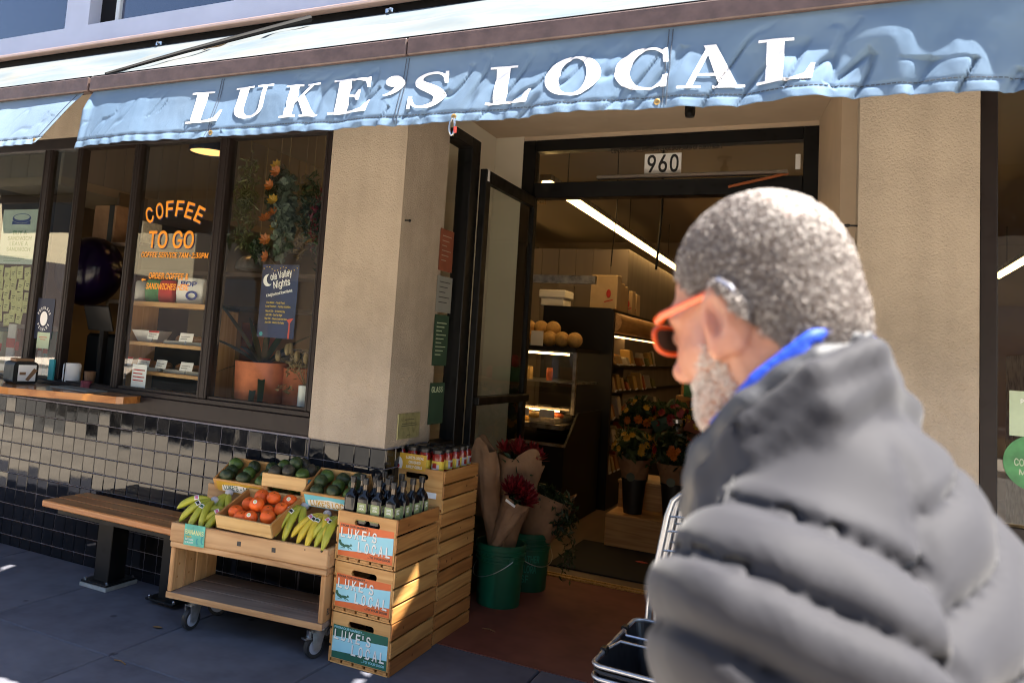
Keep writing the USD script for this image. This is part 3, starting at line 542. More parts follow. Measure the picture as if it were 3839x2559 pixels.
part(t, 'shade', lathe([(.155, 0), (.14, .22), (.13, .22), (.145, .004)], 28, False), 'navy_shade'); part(t, 'diffuser', T(lathe([(.001, .012), (.144, .012), (.144, .016), (.001, .016)], 28), (0, 0, 0)), 'lamp_glow'); part(t, 'cord', cyl((0, 0, .2), (0, 0, .6), .005, 6), 'black_metal')
# open chiller: black end panel, tan canopy, stocked shelves
t = thing('open_chiller', 'tall black open chiller with a tan canopy and stocked shelves', 'chiller')
ep = sa.translate(so.unary_union([sg.box(-.70, .0, .06, 1.98), sg.Point(0, 1.98).buffer(.06).union(sg.box(-.7, 1.9, 0, 2.04))]), 0, 0)
part(t, 'end_panel', frame3(extrude(ep, .06), (0, 4.56, 0), (1, 0, 0), (0, 0, 1)), 'case_black'); part(t, 'back', box(-.70, -.62, 4.56, 9.2, 0, 2.04), 'case_black'); part(t, 'base', box(-.62, .06, 4.56, 9.2, 0, .35), 'case_black')
part(t, 'canopy', T(tube([(.02, 4.57, 1.90), (.02, 9.2, 1.90)], .105, 14), (0, 0, 0)), 'pine_y', 40); part(t, 'roof', box(-.62, .0, 4.56, 9.2, 1.97, 2.04), 'case_black')
for z in (.62, .90, 1.18, 1.46): part(t, 'shelf', box(-.62, .03, 4.57, 9.2, z - .02, z), 'case_black')
pcols = [[.60, .38, .10], [.62, .42, .18], [.55, .13, .04], [.62, .56, .45], [.40, .17, .05], [.62, .28, .04], [.20, .20, .05]]
for i, c in enumerate(pcols): M('goods_%s' % 'abcdefg'[i], [x * .8 for x in c], .45, var=.25, vs=30)
G = ['goods_' + c for c in 'abcdefg']
protos = []
for i in range(7):
    q = '/World/Looks/pack_%d' % i
rowname = ['lowest', 'second lowest', 'middle', 'second highest', 'top']
for r_, z in enumerate((.35, .62, .90, 1.18, 1.46)):
    for k in range(15):
        y = 4.66 + k * .17 + rnd.uniform(-.02, .02); h = rnd.uniform(.13, .20); w = rnd.uniform(.08, .13); i = rnd.randrange(7)
        key = ('pack', i)
        if key not in _names:
            m = box(-.5, .5, -.5, .5, 0, 1, .06); m.vertices[:, 0] += .25 * (m.vertices[:, 2] > .5) * -1
            tp_ = thing('food_packet', 'small food packet on the %s chiller shelf' % rowname[r_], 'packet', (0, y, z), group='packets on the %s chiller shelf' % rowname[r_])
            part(tp_, 'pouch', m, G[i]); part(tp_, 'price_strip', box(.51, .53, -.45, .45, .0, .12), 'white_print'); stage.GetPrimAtPath(tp_); _names[key] = tp_
            x = UsdGeom.Xformable(stage.GetPrimAtPath(tp_)); x.AddScaleOp().Set(Gf.Vec3f(.12, w, h))
        else: copy(_names[key], (-.02 + rnd.uniform(-.05, .03), y, z), label='small food packet on the %s chiller shelf' % rowname[r_], group='packets on the %s chiller shelf' % rowname[r_], rz=rnd.uniform(-14, 14), scale=(.12, w, h * rnd.uniform(.55, 1.15)), rx=rnd.uniform(-7, 7))
for k, y in enumerate((4.75, 5.0, 5.2, 5.36, 5.75, 6.0)):
    t = thing('paper_bag', ['kraft paper bag on the chiller roof, widest and nearest the door', 'second kraft bag from the left on the chiller roof', 'third kraft bag from the left on the chiller roof', 'fourth kraft bag from the left on the chiller roof', 'fifth kraft bag from the left on the chiller roof, after a gap', 'last kraft bag at the right end of the chiller roof'][k], 'paper bag', (-.10, y, 2.041), -8)
    w = .30 if k == 0 else .16; h = .36 - .02 * k
    m = box(-w / 2, w / 2, -.07, .07, 0, h, .008); m.vertices[:, 1] *= 1 - .75 * np.clip(m.vertices[:, 2] / h - .7, 0, 1)
    part(t, 'bag', m, 'paper_bag'); part(t, 'logo', [frame3(extrude(ell(0, 0, .025, .045), .001), (w * .2, -.072, h * .45), (1, 0, 0), (0, 0, 1)), frame3(extrude(B(-.05, .0, .05, .012), .001), (w * .2, -.072, h * .22), (1, .0, .25), (0, 0, 1))], 'red_print')
solo('takeaway_box', [box(-.78, -.52, 4.62, 4.9, 2.042, 2.13, .01), box(-.8, -.5, 4.6, 4.92, 2.13, 2.22, .012)], 'white_print', 'white takeaway box on top of the black chiller', 'box')
glow('shelf_glow', [1.0, .55, .18], 2.0)
t = thing('chiller_light', 'warm light strip under the tan chiller canopy', 'strip light'); part(t, 'tube', box(-.10, -.07, 4.6, 9.1, 1.76, 1.775), 'shelf_glow'); part(t, 'holder', box(-.12, -.05, 4.58, 9.15, 1.777, 1.80), 'case_black')
# deli counter
t = thing('deli_case', 'low lit deli counter with glass front left of the black chiller', 'deli case')
part(t, 'base', box(-2.3, -.02, 3.25, 4.45, 0, .72), 'case_black'); part(t, 'rim', box(-2.3, -.01, 3.24, 3.27, .72, .745), 'steel')
part(t, 'upper_glass', box(-2.3, -.06, 3.62, 3.63, .98, 1.56), 'glass'); part(t, 'end_post', box(-.08, -.05, 3.6, 3.64, .98, 1.58), 'steel'); part(t, 'top', box(-2.3, -.04, 3.55, 4.4, 1.56, 1.60), 'case_black')
part(t, 'shelf', box(-2.3, -.06, 3.64, 4.4, 1.26, 1.275), 'steel'); part(t, 'deck', box(-2.3, -.06, 3.3, 4.4, .86, .90), 'steel'); part(t, 'end_panel', frame3(extrude(sg.Polygon([(3.25, .72), (3.62, 1.0), (4.45, 1.0), (4.45, .72)]), .02), (-.03, 0, 0), (0, 1, 0), (0, 0, 1)), 'case_black')
M('melon', [.55, .33, .10], .6, var=.2, vs=20); M('orange_peel', [.80, .125, .012], .5, var=.08, vs=14, bump=.25, bs=300, bd=.0015); M('red_fruit', [.45, .03, .02], .4, var=.2, vs=10)
for k in range(14): part(t, 'dish', T(ico(.07, 2, (1, 1, .45)), (-2.15 + k * .15, 3.40 + .16 * (k % 2), .965)), ['red_fruit', 'goods_f', 'goods_a', 'goods_c', 'orange_peel'][k % 5])
part(t, 'deck_tube', box(-2.2, -.15, 3.46, 3.49, 1.005, 1.02), 'shelf_glow')
for k in range(7): part(t, 'food_tray', box(-2.2 + k * .3, -1.95 + k * .3, 3.36, 3.9, .90, .955, .01), ['goods_c', 'goods_b', 'goods_f', 'goods_g', 'red_fruit', 'goods_a', 'goods_d'][k])
for k in range(9): part(t, 'price_card', box(-2.2 + k * .24, -2.06 + k * .24, 3.30, 3.31, .96, 1.03), 'white_print')
for k in range(10): part(t, 'jar', T(lathe([(.03, 0), (.033, .09), (.028, .12)], 10), (-2.15 + k * .2, 3.75, 1.276)), G[k % 7])
for k in range(8):
    solo('melon', T(ico(.075, 2), (-.62 + (k % 5) * .125, 3.75 + .1 * (k // 5), 1.675 + .1 * (k // 5))), 'melon', ['melon %s of the row on the deli counter top' % w for w in ('leftmost', 'second', 'third', 'fourth', 'rightmost')][k] if k < 5 else ['left melon resting on the row behind', 'middle melon resting on the row behind', 'right melon resting on the row behind'][k - 5], 'melon')
solo('price_sign', box(-.5, -.38, 3.58, 3.59, 1.60, 1.74), 'white_print', 'small white and red price sign on the deli counter top', 'sign')
glow('case_glow', [1.0, .58, .20], 3.0)
t = thing('case_light', 'warm light strip inside the deli counter', 'strip light'); part(t, 'tube', box(-2.2, -.15, 3.68, 3.71, 1.525, 1.545), 'case_glow'); part(t, 'holder', box(-2.25, -.10, 3.66, 3.73, 1.546, 1.558), 'steel')
# mat, ceiling cables
solo('door_mat', box(.25, 1.85, 2.08, 3.05, .004, .016, .004), 'mat_black', 'black rubber mat just inside the shop door', 'mat')
solo('fallen_petal', T(ico(.03, 1, (1.6, .6, .15)), (.82, 2.62, .02)), 'red_fruit', 'red petal lying on the black door mat', 'petal')
for x, y in ((.66, 3.6), (.30, 3.4)): solo('ceiling_cable', tube([(x, y, 3.45), (x + .01, y, 2.9), (x - .02, y, 2.35)], .012 if x > .5 else .005, 6), 'black_metal', 'thick dark cable hanging from the ceiling near the doorway centre' if x > .5 else 'thin wire hanging from the ceiling left of the thick cable', 'cable')
solo('rail_beam', [box(-1.6, -.02, 4.0, 4.06, 2.24, 2.32)], 'steel', 'grey metal rail crossing above the deli counter', 'rail')
# ---------------------------------------------------------------- flower display inside the door
t = thing('flower_stand', 'two step wooden stand for flower buckets inside the shop', 'stand')
part(t, 'lower_step', box(.44, 1.75, 2.98, 3.9, .24, .27, .004), 'pine_x'); part(t, 'front_board', box(.44, 1.75, 2.985, 3.0, 0, .24), 'pine_x'); part(t, 'side', box(.44, .455, 3.0, 3.9, 0, .24), 'pine_y'); part(t, 'upper_step', box(.44, 1.75, 3.36, 3.9, .47, .50, .004), 'pine_x'); part(t, 'riser', box(.45, 1.74, 3.365, 3.38, .27, .47), 'pine_x')
leafmat('leaf_dark', [.04, .075, .026]); leafmat('leaf_mid', [.075, .13, .035]); leafmat('leaf_grey', [.17, .22, .16]); leafmat('leaf_olive', [.17, .18, .055]); leafmat('straw', [.42, .30, .13]); leafmat('bloom_red', [.32, .012, .02]); leafmat('bloom_yellow', [.62, .36, .02]); leafmat('bloom_orange', [.62, .17, .015]); leafmat('bloom_pink', [.5, .10, .14]); leafmat('bloom_magenta', [.25, .01, .03])
def leaves(n, cen, rad, size, seed, flat=.4, shape=2.2, hang=0):
    """n leaf blades spread through an ellipsoid volume"""
    g = np.random.default_rng(seed); p = g.normal(size=(n, 3)); p /= np.linalg.norm(p, axis=1, keepdims=True); p *= g.random((n, 1)) ** .45; p = p * rad + cen
    d = g.normal(size=(n, 3)); d[:, 2] = d[:, 2] * flat - hang; d /= np.linalg.norm(d, axis=1, keepdims=True); a = np.cross(d, g.normal(size=(n, 3))); a /= np.linalg.norm(a, axis=1, keepdims=True)
    s = size * g.uniform(.6, 1.3, (n, 1)); w = s / shape; nn = np.cross(d, a) * s * .12
    V = np.stack([p - d * s * .5, p + a * w * .5 + nn, p + d * s * .5, p - a * w * .5 + nn, p], 1).reshape(-1, 3); b = np.arange(n)[:, None] * 5
    F = np.concatenate([b + [0, 4, 1], b + [1, 4, 2], b + [2, 4, 3], b + [3, 4, 0]])
    return trimesh.Trimesh(V, F, process=False)
def flower(r, n=9, cup=.4):
    ms = []
    for k in range(n):
        a = 2 * math.pi * k / n; d = np.array([math.cos(a), math.sin(a), cup]); s = np.array([-math.sin(a), math.cos(a), 0]) * r * .32
        V = np.array([[0, 0, 0], d * r * .6 + s, d * r + [0, 0, cup * r * .2], d * r * .6 - s]); ms.append(trimesh.Trimesh(V, [[0, 1, 2], [0, 2, 3]], process=False))
    return trimesh.util.concatenate(ms)
def blooms(cen, rad, n, r, seed):
    g = np.random.default_rng(seed); ms = []
    for k in range(n):
        d = g.normal(size=3); d[2] = abs(d[2]) * .8; d[1] = -abs(d[1]); d /= np.linalg.norm(d); f = flower(r * g.uniform(.7, 1.2)); f.apply_transform(trimesh.geometry.align_vectors([0, 0, 1], d)); f.apply_translation(np.array(cen) + d * rad); ms.append(f)
    return ms
def cone_wrap(h, r0, r1, seed, n=40, flare=.03):
    """crumpled paper cone, open at the top with an uneven edge"""
    u = np.linspace(0, 2 * np.pi, n); v = np.linspace(0, 1, 16); U, Vv = np.meshgrid(u, v, indexing='ij'); q = np.stack([np.cos(U) * 1.6, np.sin(U) * 1.6, Vv * 3 + seed], -1)
    w = (meshkit.fbm(q * 1.8, 3, seed) - .5); R = r0 + (r1 - r0) * Vv + w * .05 * (.3 + Vv); top = h * (1 + .16 * (np.cos(U * 2 + seed) > .2) * Vv * np.abs(np.cos(U * 2 + seed)))
    P = np.stack([R * np.cos(U), R * np.sin(U) * .8, top * Vv], -1); P[-1] = P[0]
    return shell(P, (.0006, .0006, .0006))
M('bucket_black', [.008, .008, .008], .45)
labs = ['yellow and orange bouquet in kraft paper', 'red and yellow mixed bouquet', 'golden bouquet with grey leaves', 'pink bouquet in kraft paper', 'green bouquet with yellow stars']
where = ['at the left end of the upper step', 'second on the upper step', 'third on the upper step', 'fourth on the upper step', 'at the right end of the upper step', 'at the left end of the lower step', 'second on the lower step', 'third on the lower step', 'at the right end of the lower step']
cols = ['bloom_orange', 'bloom_red', 'bloom_yellow', 'bloom_pink', 'bloom_yellow', 'bloom_yellow', 'bloom_orange', 'bloom_yellow', 'bloom_red']
for k in range(9):
    up = k < 5; x = (.58 + .26 * k) if up else (.62 + .32 * (k - 5)); y = 3.55 if up else 3.16; z = .50 if up else .271
    t = thing('flower_bucket', 'black flower bucket %s' % where[k], 'bucket', (x, y, z)); part(t, 'pail', lathe([(.075, 0), (.10, .27), (.105, .27), (.105, .285), (.094, .285), (.07, .01)], 18), 'bucket_black', 40)
    t = thing('bouquet', '%s bouquet %s of the flower stand' % ({'bloom_orange': 'orange', 'bloom_red': 'red', 'bloom_yellow': 'yellow', 'bloom_pink': 'pink'}[cols[k]], where[k].replace('at the ', '')), 'bouquet', (x, y, z + .16), rx=6)
    part(t, 'wrap', cone_wrap(.30, .05, .15, k), 'kraft', True); part(t, 'foliage', leaves(260, (0, 0, .38), (.18, .15, .17), .10, 40 + k, 1.2), 'leaf_mid' if k % 2 else 'leaf_dark')
    for j, f in enumerate(blooms((0, 0, .36), .17, 14, .036, 80 + k)): part(t, 'bloom', f, cols[k] if j % 3 else cols[(k + 2) % 9])
    if k in (5, 6, 7): part(t, 'sticker', T(lathe([(.0, 0), (.035, 0), (.035, .001)], 14), (0, -.118, .16), rx=75), 'leaf_grey')
solo('green_crate', [box(.84, 1.25, 4.1, 4.5, 1.22, 1.36, .01)], 'green_decal', 'green produce crate behind the flower stand', 'crate')
t = thing('produce_rack', 'wooden rack of red tomatoes behind the flowers', 'rack'); part(t, 'upright', box(.74, .80, 4.6, 4.7, 0, 1.9), 'pine_z'); part(t, 'shelf', box(.74, 1.9, 4.3, 4.9, 1.18, 1.22), 'pine_x'); part(t, 'shelf', box(.74, 1.9, 4.3, 4.9, .80, .84), 'pine_x')
for k in range(14): solo('tomato', T(ico(.045, 1), (.88 + (k % 7) * .095 + .04 * (k // 7), 4.55 + .09 * (k // 7), 1.40 + .05 * (k // 7) + (0 if k % 7 < 4 else -.14))), 'red_fruit', 'red tomato heaped on the wooden rack behind the flowers', 'tomato', 'tomatoes on the wooden rack')
for k, (x, z, mt, lb) in enumerate(((.78, .98, 'green_paper', 'green card stuck among the flowers at the left'), (1.05, .99, 'orange_paper', 'orange card stuck among the flowers'), (1.19, .99, 'sign_teal', 'light blue card stuck among the flowers'))):
    if 'sign_teal' not in LOOK: M('sign_teal', [.03, .30, .32], .5)
    solo('price_card', T(box(-.07, .07, 0, .003, -.05, .05), (x, 3.36, z + .02), ry=[-25, 12, 0][k]), mt, lb, 'card')
t = thing('glass_jar', 'clear glass jar with a metal lid among the flowers', 'jar', (.93, 3.30, .86)); part(t, 'jar', lathe([(.05, 0), (.055, .14), (.035, .17)], 14), 'glass', 40); part(t, 'lid', T(lathe([(.04, 0), (.04, .03)], 14), (0, 0, .172)), 'steel')
# right window interior glimpses
t = thing('glass_fridge', 'grey glass door fridge behind the right edge window', 'fridge'); part(t, 'cabinet', box(3.2, 3.9, 2.6, 3.4, 0, 1.75), 'steel'); part(t, 'door_glass', box(3.24, 3.86, 2.585, 2.598, .2, 1.65), 'glass')
for k in range(5): part(t, 'door_post', box(3.2 + k * .17, 3.225 + k * .17, 2.57, 2.60, 0, 1.75), 'grey_paper')
# ---------------------------------------------------------------- bench, counter and what stands on it
wood('bench_wood', [.70, .32, .095], [.42, .135, .03], 0, .38, 9, .25); wood('counter_wood', [.50, .21, .05], [.30, .10, .02], 0, .25, 8, .6)
wood('cart_x', [.68, .43, .215], [.46, .24, .095], 0, .6); wood('cart_y', [.66, .40, .19], [.44, .22, .085], 1, .6); wood('cart_z', [.70, .40, .17], [.50, .25, .09], 2, .6); wood('cart_grey', [.36, .27, .20], [.23, .15, .11], 0, .7)
wood('crate_x', [.74, .43, .155], [.54, .25, .065], 0, .5); wood('crate_y', [.62, .31, .095], [.40, .165, .042], 1, .5); wood('crate_z', [.72, .40, .14], [.50, .23, .065], 2, .5); wood('crate_pale', [.80, .54, .23], [.62, .36, .12], 0, .5)
M('plinth', [.27, .28, .26], .9, var=.15, vs=12)
t = thing('bench', 'plank seated wooden bench on black steel posts in front of the tiled wall', 'bench')
for k in range(3): part(t, 'seat_plank', box(-2.125, -.60, -.365 + k * .113, -.256 + k * .113, .416, .455 + (.001 if k == 1 else 0), .006), 'bench_wood')
part(t, 'under_frame', [box(-2.02, -.7, -.33, -.29, .385, .414), box(-2.02, -.7, -.10, -.06, .385, .414)], 'black_metal')
for x in (-1.715, -1.20):
    part(t, 'post', box(x - .06, x + .06, -.235, -.105, .03, .414, .004), 'black_metal'); part(t, 'foot_plate', box(x - .105, x + .105, -.285, -.055, .022, .034, .003), 'black_metal')
    if x < -1.5: part(t, 'plinth', box(x - .11, x + .11, -.29, -.05, -.002, .021, .003), 'plinth')
    part(t, 'bolt', [T(lathe([(.009, 0), (.009, .008), (.005, .012)], 6), (x + a * .09, -.17 + b * .095, .034)) for a in (-1, 1) for b in (-1, 1)], 'chrome')
pts = [(-5, .0), (-5, -.40), (-3.2, -.45), (-2.75, -.46), (-2.45, -.42), (-2.2, -.33), (-2.0, -.25), (-1.86, -.215), (-1.77, -.195), (-1.745, -.16), (-1.745, -.05), (-1.77, .0)]
solo('counter_shelf', T(extrude(sg.Polygon(pts).buffer(.01).buffer(-.01), .042), (0, -.016, 1.052)), 'counter_wood', 'polished orange wooden counter with a curved front under the sliding coffee window', 'counter')
t = thing('napkin_dispenser', 'black napkin dispenser with a kraft printed front on the counter', 'dispenser', (-2.80, -.16, 1.094), -14)
prof = sg.box(0, 0, .16, .145).buffer(-.03).buffer(.03); part(t, 'shell', frame3(extrude(prof, .15), (0, -.06, 0), (0, 1, 0), (0, 0, 1)), 'black_metal')
part(t, 'side_panel', box(.1505, .152, -.03, .085, .02, .125), 'white_print'); part(t, 'napkin_picture', [frame3(extrude(sg.Polygon([(0, 0), (.05, .075), (.075, .06), (.02, -.01)]), .0006), (.1522, .02, .03), (0, 1, 0), (0, 0, 1)), frame3(extrude(sg.box(0, 0, .04, .018), .0006), (.1522, -.02, .06), (0, 1, 0), (0, 0, 1))], 'kraft')
part(t, 'napkin_stack', box(.03, .12, -.04, .08, .145, .165, .004), 'kraft')
t = thing('lid_stack', 'white stack of cup lids in a black wire holder on the counter', 'cup lids', (-2.50, .06, 1.10)); part(t, 'lid_stack', lathe([(.055, 0), (.058, .02), (.058, .13), (.05, .145)], 22), 'white_print', 40); part(t, 'wire_holder', [cyl((0, -.06, 0), (0, -.061, .15), .004, 6), box(-.09, .09, -.08, .06, -.006, 0)], 'black_metal')
solo('paper_cup', T(lathe([(.028, 0), (.038, .10), (.040, .10)], 16), (-2.36, .09, 1.10)), 'kraft', 'kraft paper cup beside the white lid stack', 'cup')
solo('straw_holder', [box(-2.66, -2.61, .0, .05, 1.094, 1.26)], 'sign_teal', 'slim pale blue holder beside the napkin dispenser', 'holder')
solo('menu_tray', T(box(-.19, .19, -.075, .075, 0, .008, .003), (-2.22, -.11, 1.0952), rz=-4), 'grey_paper', 'flat grey tray lying at the end of the wooden counter', 'tray')
solo('tip_jar', [T(lathe([(.035, 0), (.035, .05)], 14), (-2.28, .0, 1.0952))], 'bloom_pink', 'small pink topped pot under the open sliding window', 'pot')
t = thing('card_reader_stand', 'black tablet stand inside the open sliding window', 'tablet'); part(t, 'arm', box(-2.46, -2.42, .22, .26, 1.0, 1.5), 'case_black'); part(t, 'tablet', T(box(-.12, .12, -.01, .01, -.09, .09, .006), (-2.46, .2, 1.56), rx=20), 'case_black')
solo('espresso_machine', [box(-2.75, -2.15, .35, .8, 1.0, 1.45, .02), T(lathe([(.07, 0), (.07, .05)], 14), (-2.2, .3, 1.30), rx=70)], 'case_black', 'dark coffee machine in shadow behind the open sliding window', 'coffee machine')
M('balloon', [.005, .0015, .014], .18, spec=.3)
t = thing('balloon', 'dark purple balloon floating behind the open sliding window', 'balloon', (-2.86, .42, 1.90)); part(t, 'skin', T(ico(.24, 3, (1, 1, 1.1)), ry=28), 'balloon', True); part(t, 'knot', T(lathe([(.012, 0), (.004, .02)], 8), (.0, 0, -.29)), 'balloon')
# ---------------------------------------------------------------- pastry case behind the lettered pane
t = thing('pastry_case', 'pale wooden pastry case with shelves behind the lettered pane', 'display case')
x0, x1, y0, y1 = -2.13, -1.44, .12, .42
part(t, 'side', box(x0 - .02, x0, y0, y1, 1.06, 1.69), 'pine_z'); part(t, 'side', box(x1, x1 + .02, y0, y1, 1.06, 1.69), 'pine_z'); part(t, 'top', box(x0 - .02, x1 + .02, y0, y1, 1.66, 1.69), 'pine_x')
for z in (1.105, 1.24, 1.425): part(t, 'shelf', box(x0, x1, y0, y1, z - .022, z), 'pine_x')
part(t, 'back', box(x0, x1, y1, y1 + .01, 1.06, 1.69), 'case_black')
part(t, 'hinge', box(x0 - .02, x0 + .03, y0 - .006, y0, 1.60, 1.635, .003), 'brass')
M('tray_grey', [.42, .41, .37], .4, metal=.3); M('pastry', [.30, .13, .04], .6, var=.3, vs=25)
def tray(x, z, w, label): 
    q = thing('pastry_tray', label, 'tray', (x, .17, z + .001)); part(q, 'base', box(0, w, 0, .2, 0, .006), 'tray_grey'); part(q, 'rim', [box(0, w, -.008, 0, 0, .022), box(-.006, 0, 0, .2, 0, .02), box(w, w + .006, 0, .2, 0, .02)], 'tray_grey')
    for k in range(4): part(q, 'pastry', T(ico(.038, 2, (1, .9, .7)), (w * (k + .6) / 4.4, .10 + .03 * (k % 2), .032)), 'pastry')
tray(-1.80, 1.425, .33, 'shallow pastry tray on the upper case shelf'); tray(-2.11, 1.24, .28, 'left pastry tray on the middle case shelf'); tray(-1.78, 1.24, .32, 'right pastry tray on the middle case shelf')
q = thing('white_bowl', 'square white bowl on the upper case shelf', 'bowl', (-2.03, .19, 1.426)); m = box(-.10, .10, 0, .18, 0, .075, .004); m.vertices[:, :2] = m.vertices[:, :2] * (1 - .35 * (1 - m.vertices[:, 2:3] / .075)) + [0, .09 * .35] * (1 - m.vertices[:, 2:3] / .075); part(q, 'bowl', m, 'white_print')
for k, (x, z, lb) in enumerate(((-1.87, 1.475, 'price card with a red band on the upper case shelf, left'), (-1.585, 1.475, 'plain price card on the upper case shelf, right'), (-1.93, 1.292, 'price card with a red band on the middle case shelf, left'), (-1.775, 1.292, 'tilted plain price card in the middle of the middle case shelf'), (-1.56, 1.292, 'plain price card at the right of the middle case shelf'), (-2.09, 1.292, 'pink price card at the left end of the middle case shelf'))):
    q = thing('price_card', lb, 'price card', (x, .135, z), [-6, 5, 0, -8, 0, 4][k], rx=-14); part(q, 'card', box(-.052, .052, 0, .002, -.028, .028), 'white_print'); part(q, 'clip', cyl((0, .003, -.045), (0, .003, -.02), .004, 6), 'chrome')
    for j in range(2): part(q, 'print_line', box(-.04, .03 - .02 * j, -.0012, -.0002, .002 - .014 * j, .005 - .014 * j), 'black_print')
    if k in (0, 2, 5): part(q, 'band', box(-.052, .052, -.0014, -.0003, .016, .028), 'red_print')
for k, (x, w, h, mt, lb) in enumerate(((-1.985, .12, .15, 'green_decal', 'green snack bag on top of the pastry case'), (-1.865, .13, .15, 'red_print', 'red snack bag on top of the pastry case'), (-1.66, .20, .17, 'white_print', 'white and blue snack bag on top of the pastry case'), (-2.10, .10, .14, 'tray_grey', 'dark silver snack bag at the left end of the pastry case top'))):
    q = thing('snack_bag', lb, 'snack bag', (x, .22, 1.691), [6, -4, 8, 0][k]); m = ico(.5, 2, (w, .07, h)); m.vertices[:, 0] = np.sign(m.vertices[:, 0]) * np.minimum(abs(m.vertices[:, 0]) * 1.5, w / 2); m.vertices[:, 2] = np.sign(m.vertices[:, 2]) * np.minimum(abs(m.vertices[:, 2]) * 1.4, h / 2); m.apply_translation([0, 0, h / 2]); part(q, 'bag', m, mt, True)
    if k == 2: part(q, 'emblem', frame3(extrude(ell(0, 0, .045, .03).difference(ell(0, 0, .028, .016)), .001), (.03, -.038, .055), (1, 0, 0), (0, 0, 1)), 'bag_blue' if 'bag_blue' in LOOK else M('bag_blue', [.03, .06, .30], .5)); part(q, 'lettering', frame3(text('POP', .03, .12, .001, True, True), (.0, -.036, .115), (1, 0, 0), (0, 0, 1)), 'bag_blue')
q = thing('window_notice', 'small white notice with red print leaning at the foot of the lettered pane', 'notice', (-1.93, .045, 1.128)); part(q, 'paper', box(0, .125, 0, .002, 0, .155), 'white_print')
for k, w in enumerate((.09, .10, .08, .10)): part(q, 'print_line', box(.012, .012 + w, -.0012, -.0002, .05 + k * .022, .057 + k * .022), 'red_print')
# ---------------------------------------------------------------- window display left of the pillar
M('terracotta', [.50, .145, .055], .75, var=.28, vs=7, det=8); M('vase_white', [.62, .65, .63], .35)
t = thing('terracotta_pot', 'large orange terracotta pot in the window nearest the pillar', 'plant pot', (-1.08, .28, 1.10)); part(t, 'pot', lathe([(.15, 0), (.165, .255), (.167, .26), (.155, .26), (.14, .2)], 30), 'terracotta', 40)
t = thing('terracotta_pot', 'darker terracotta pot half hidden behind the larger pot', 'plant pot', (-.86, .40, 1.10)); part(t, 'pot', lathe([(.11, 0), (.13, .235), (.12, .235), (.1, .2)], 26), 'terracotta', 40)
def strap(p0, d, L, w, bend, n=10):
    d = np.array(d, float); d /= np.linalg.norm(d); s = np.cross(d, [0, 0, 1]); s /= np.linalg.norm(s) + 1e-9; P = []
    for i in range(n + 1):
        u = i / n; c = np.array(p0) + d * L * u + np.array([0, 0, -bend * u * u * L]); ww = w * (math.sin(math.pi * min(1, u * .85 + .12)) ** .7) * .5; P.append([c - s * ww, c + [0, 0, -ww * .25], c + s * ww])
    return shell(np.array(P), (0, .0012, -.0012))
t = thing('strap_leaf_plant', 'plant with long dark strap leaves rising from the terracotta pot', 'plant', (-1.08, .28, 1.33))
for d, L, w, b in (((-.55, -.2, .85), .62, .085, .15), ((-.8, -.3, .6), .42, .10, .2), ((-.35, 0, .9), .36, .06, .1), ((.1, 0, 1), .35, .06, .1), ((.5, -.1, .8), .42, .055, .2), ((.75, .1, .7), .45, .06, .2), ((-.6, .2, .5), .35, .06, .3), ((.45, -.55, .5), .34, .045, 1.6), ((.2, -.5, .55), .30, .05, 1.8), ((.9, .2, .6), .5, .05, .3), ((-.9, -.1, .15), .34, .02, .35)): part(t, 'leaf', strap((0, 0, 0), d, L, w, b), 'leaf_dark', True)
t = thing('white_vase', 'white cylinder vase of dried stems beside the window frame', 'vase', (-.645, .15, 1.105)); part(t, 'vase', lathe([(.042, 0), (.045, .004), (.045, .148), (.04, .148), (.038, .02)], 20), 'vase_white', 40)
t = thing('dried_stems', 'straw coloured dried stems standing in the white vase', 'dried flowers', (-.65, .15, 1.24))
for k in range(9):
    a = rnd.uniform(-.75, .35); q = np.array([a * .3, rnd.uniform(-.05, .05), rnd.uniform(.16, .26)]); part(t, 'stem', tube([(0, 0, 0), q * .5 + [0, 0, .03], q], .0022, 5), 'straw'); part(t, 'seed_head', T(ico(.026, 1, (.7, .7, 1.3)), q), 'straw')
part(t, 'small_leaves', [leaves(70, (-.08, 0, .14), (.10, .03, .10), .03, 5), leaves(22, (-.14, -.01, -.02), (.07, .02, .03), .03, 6)], 'straw')
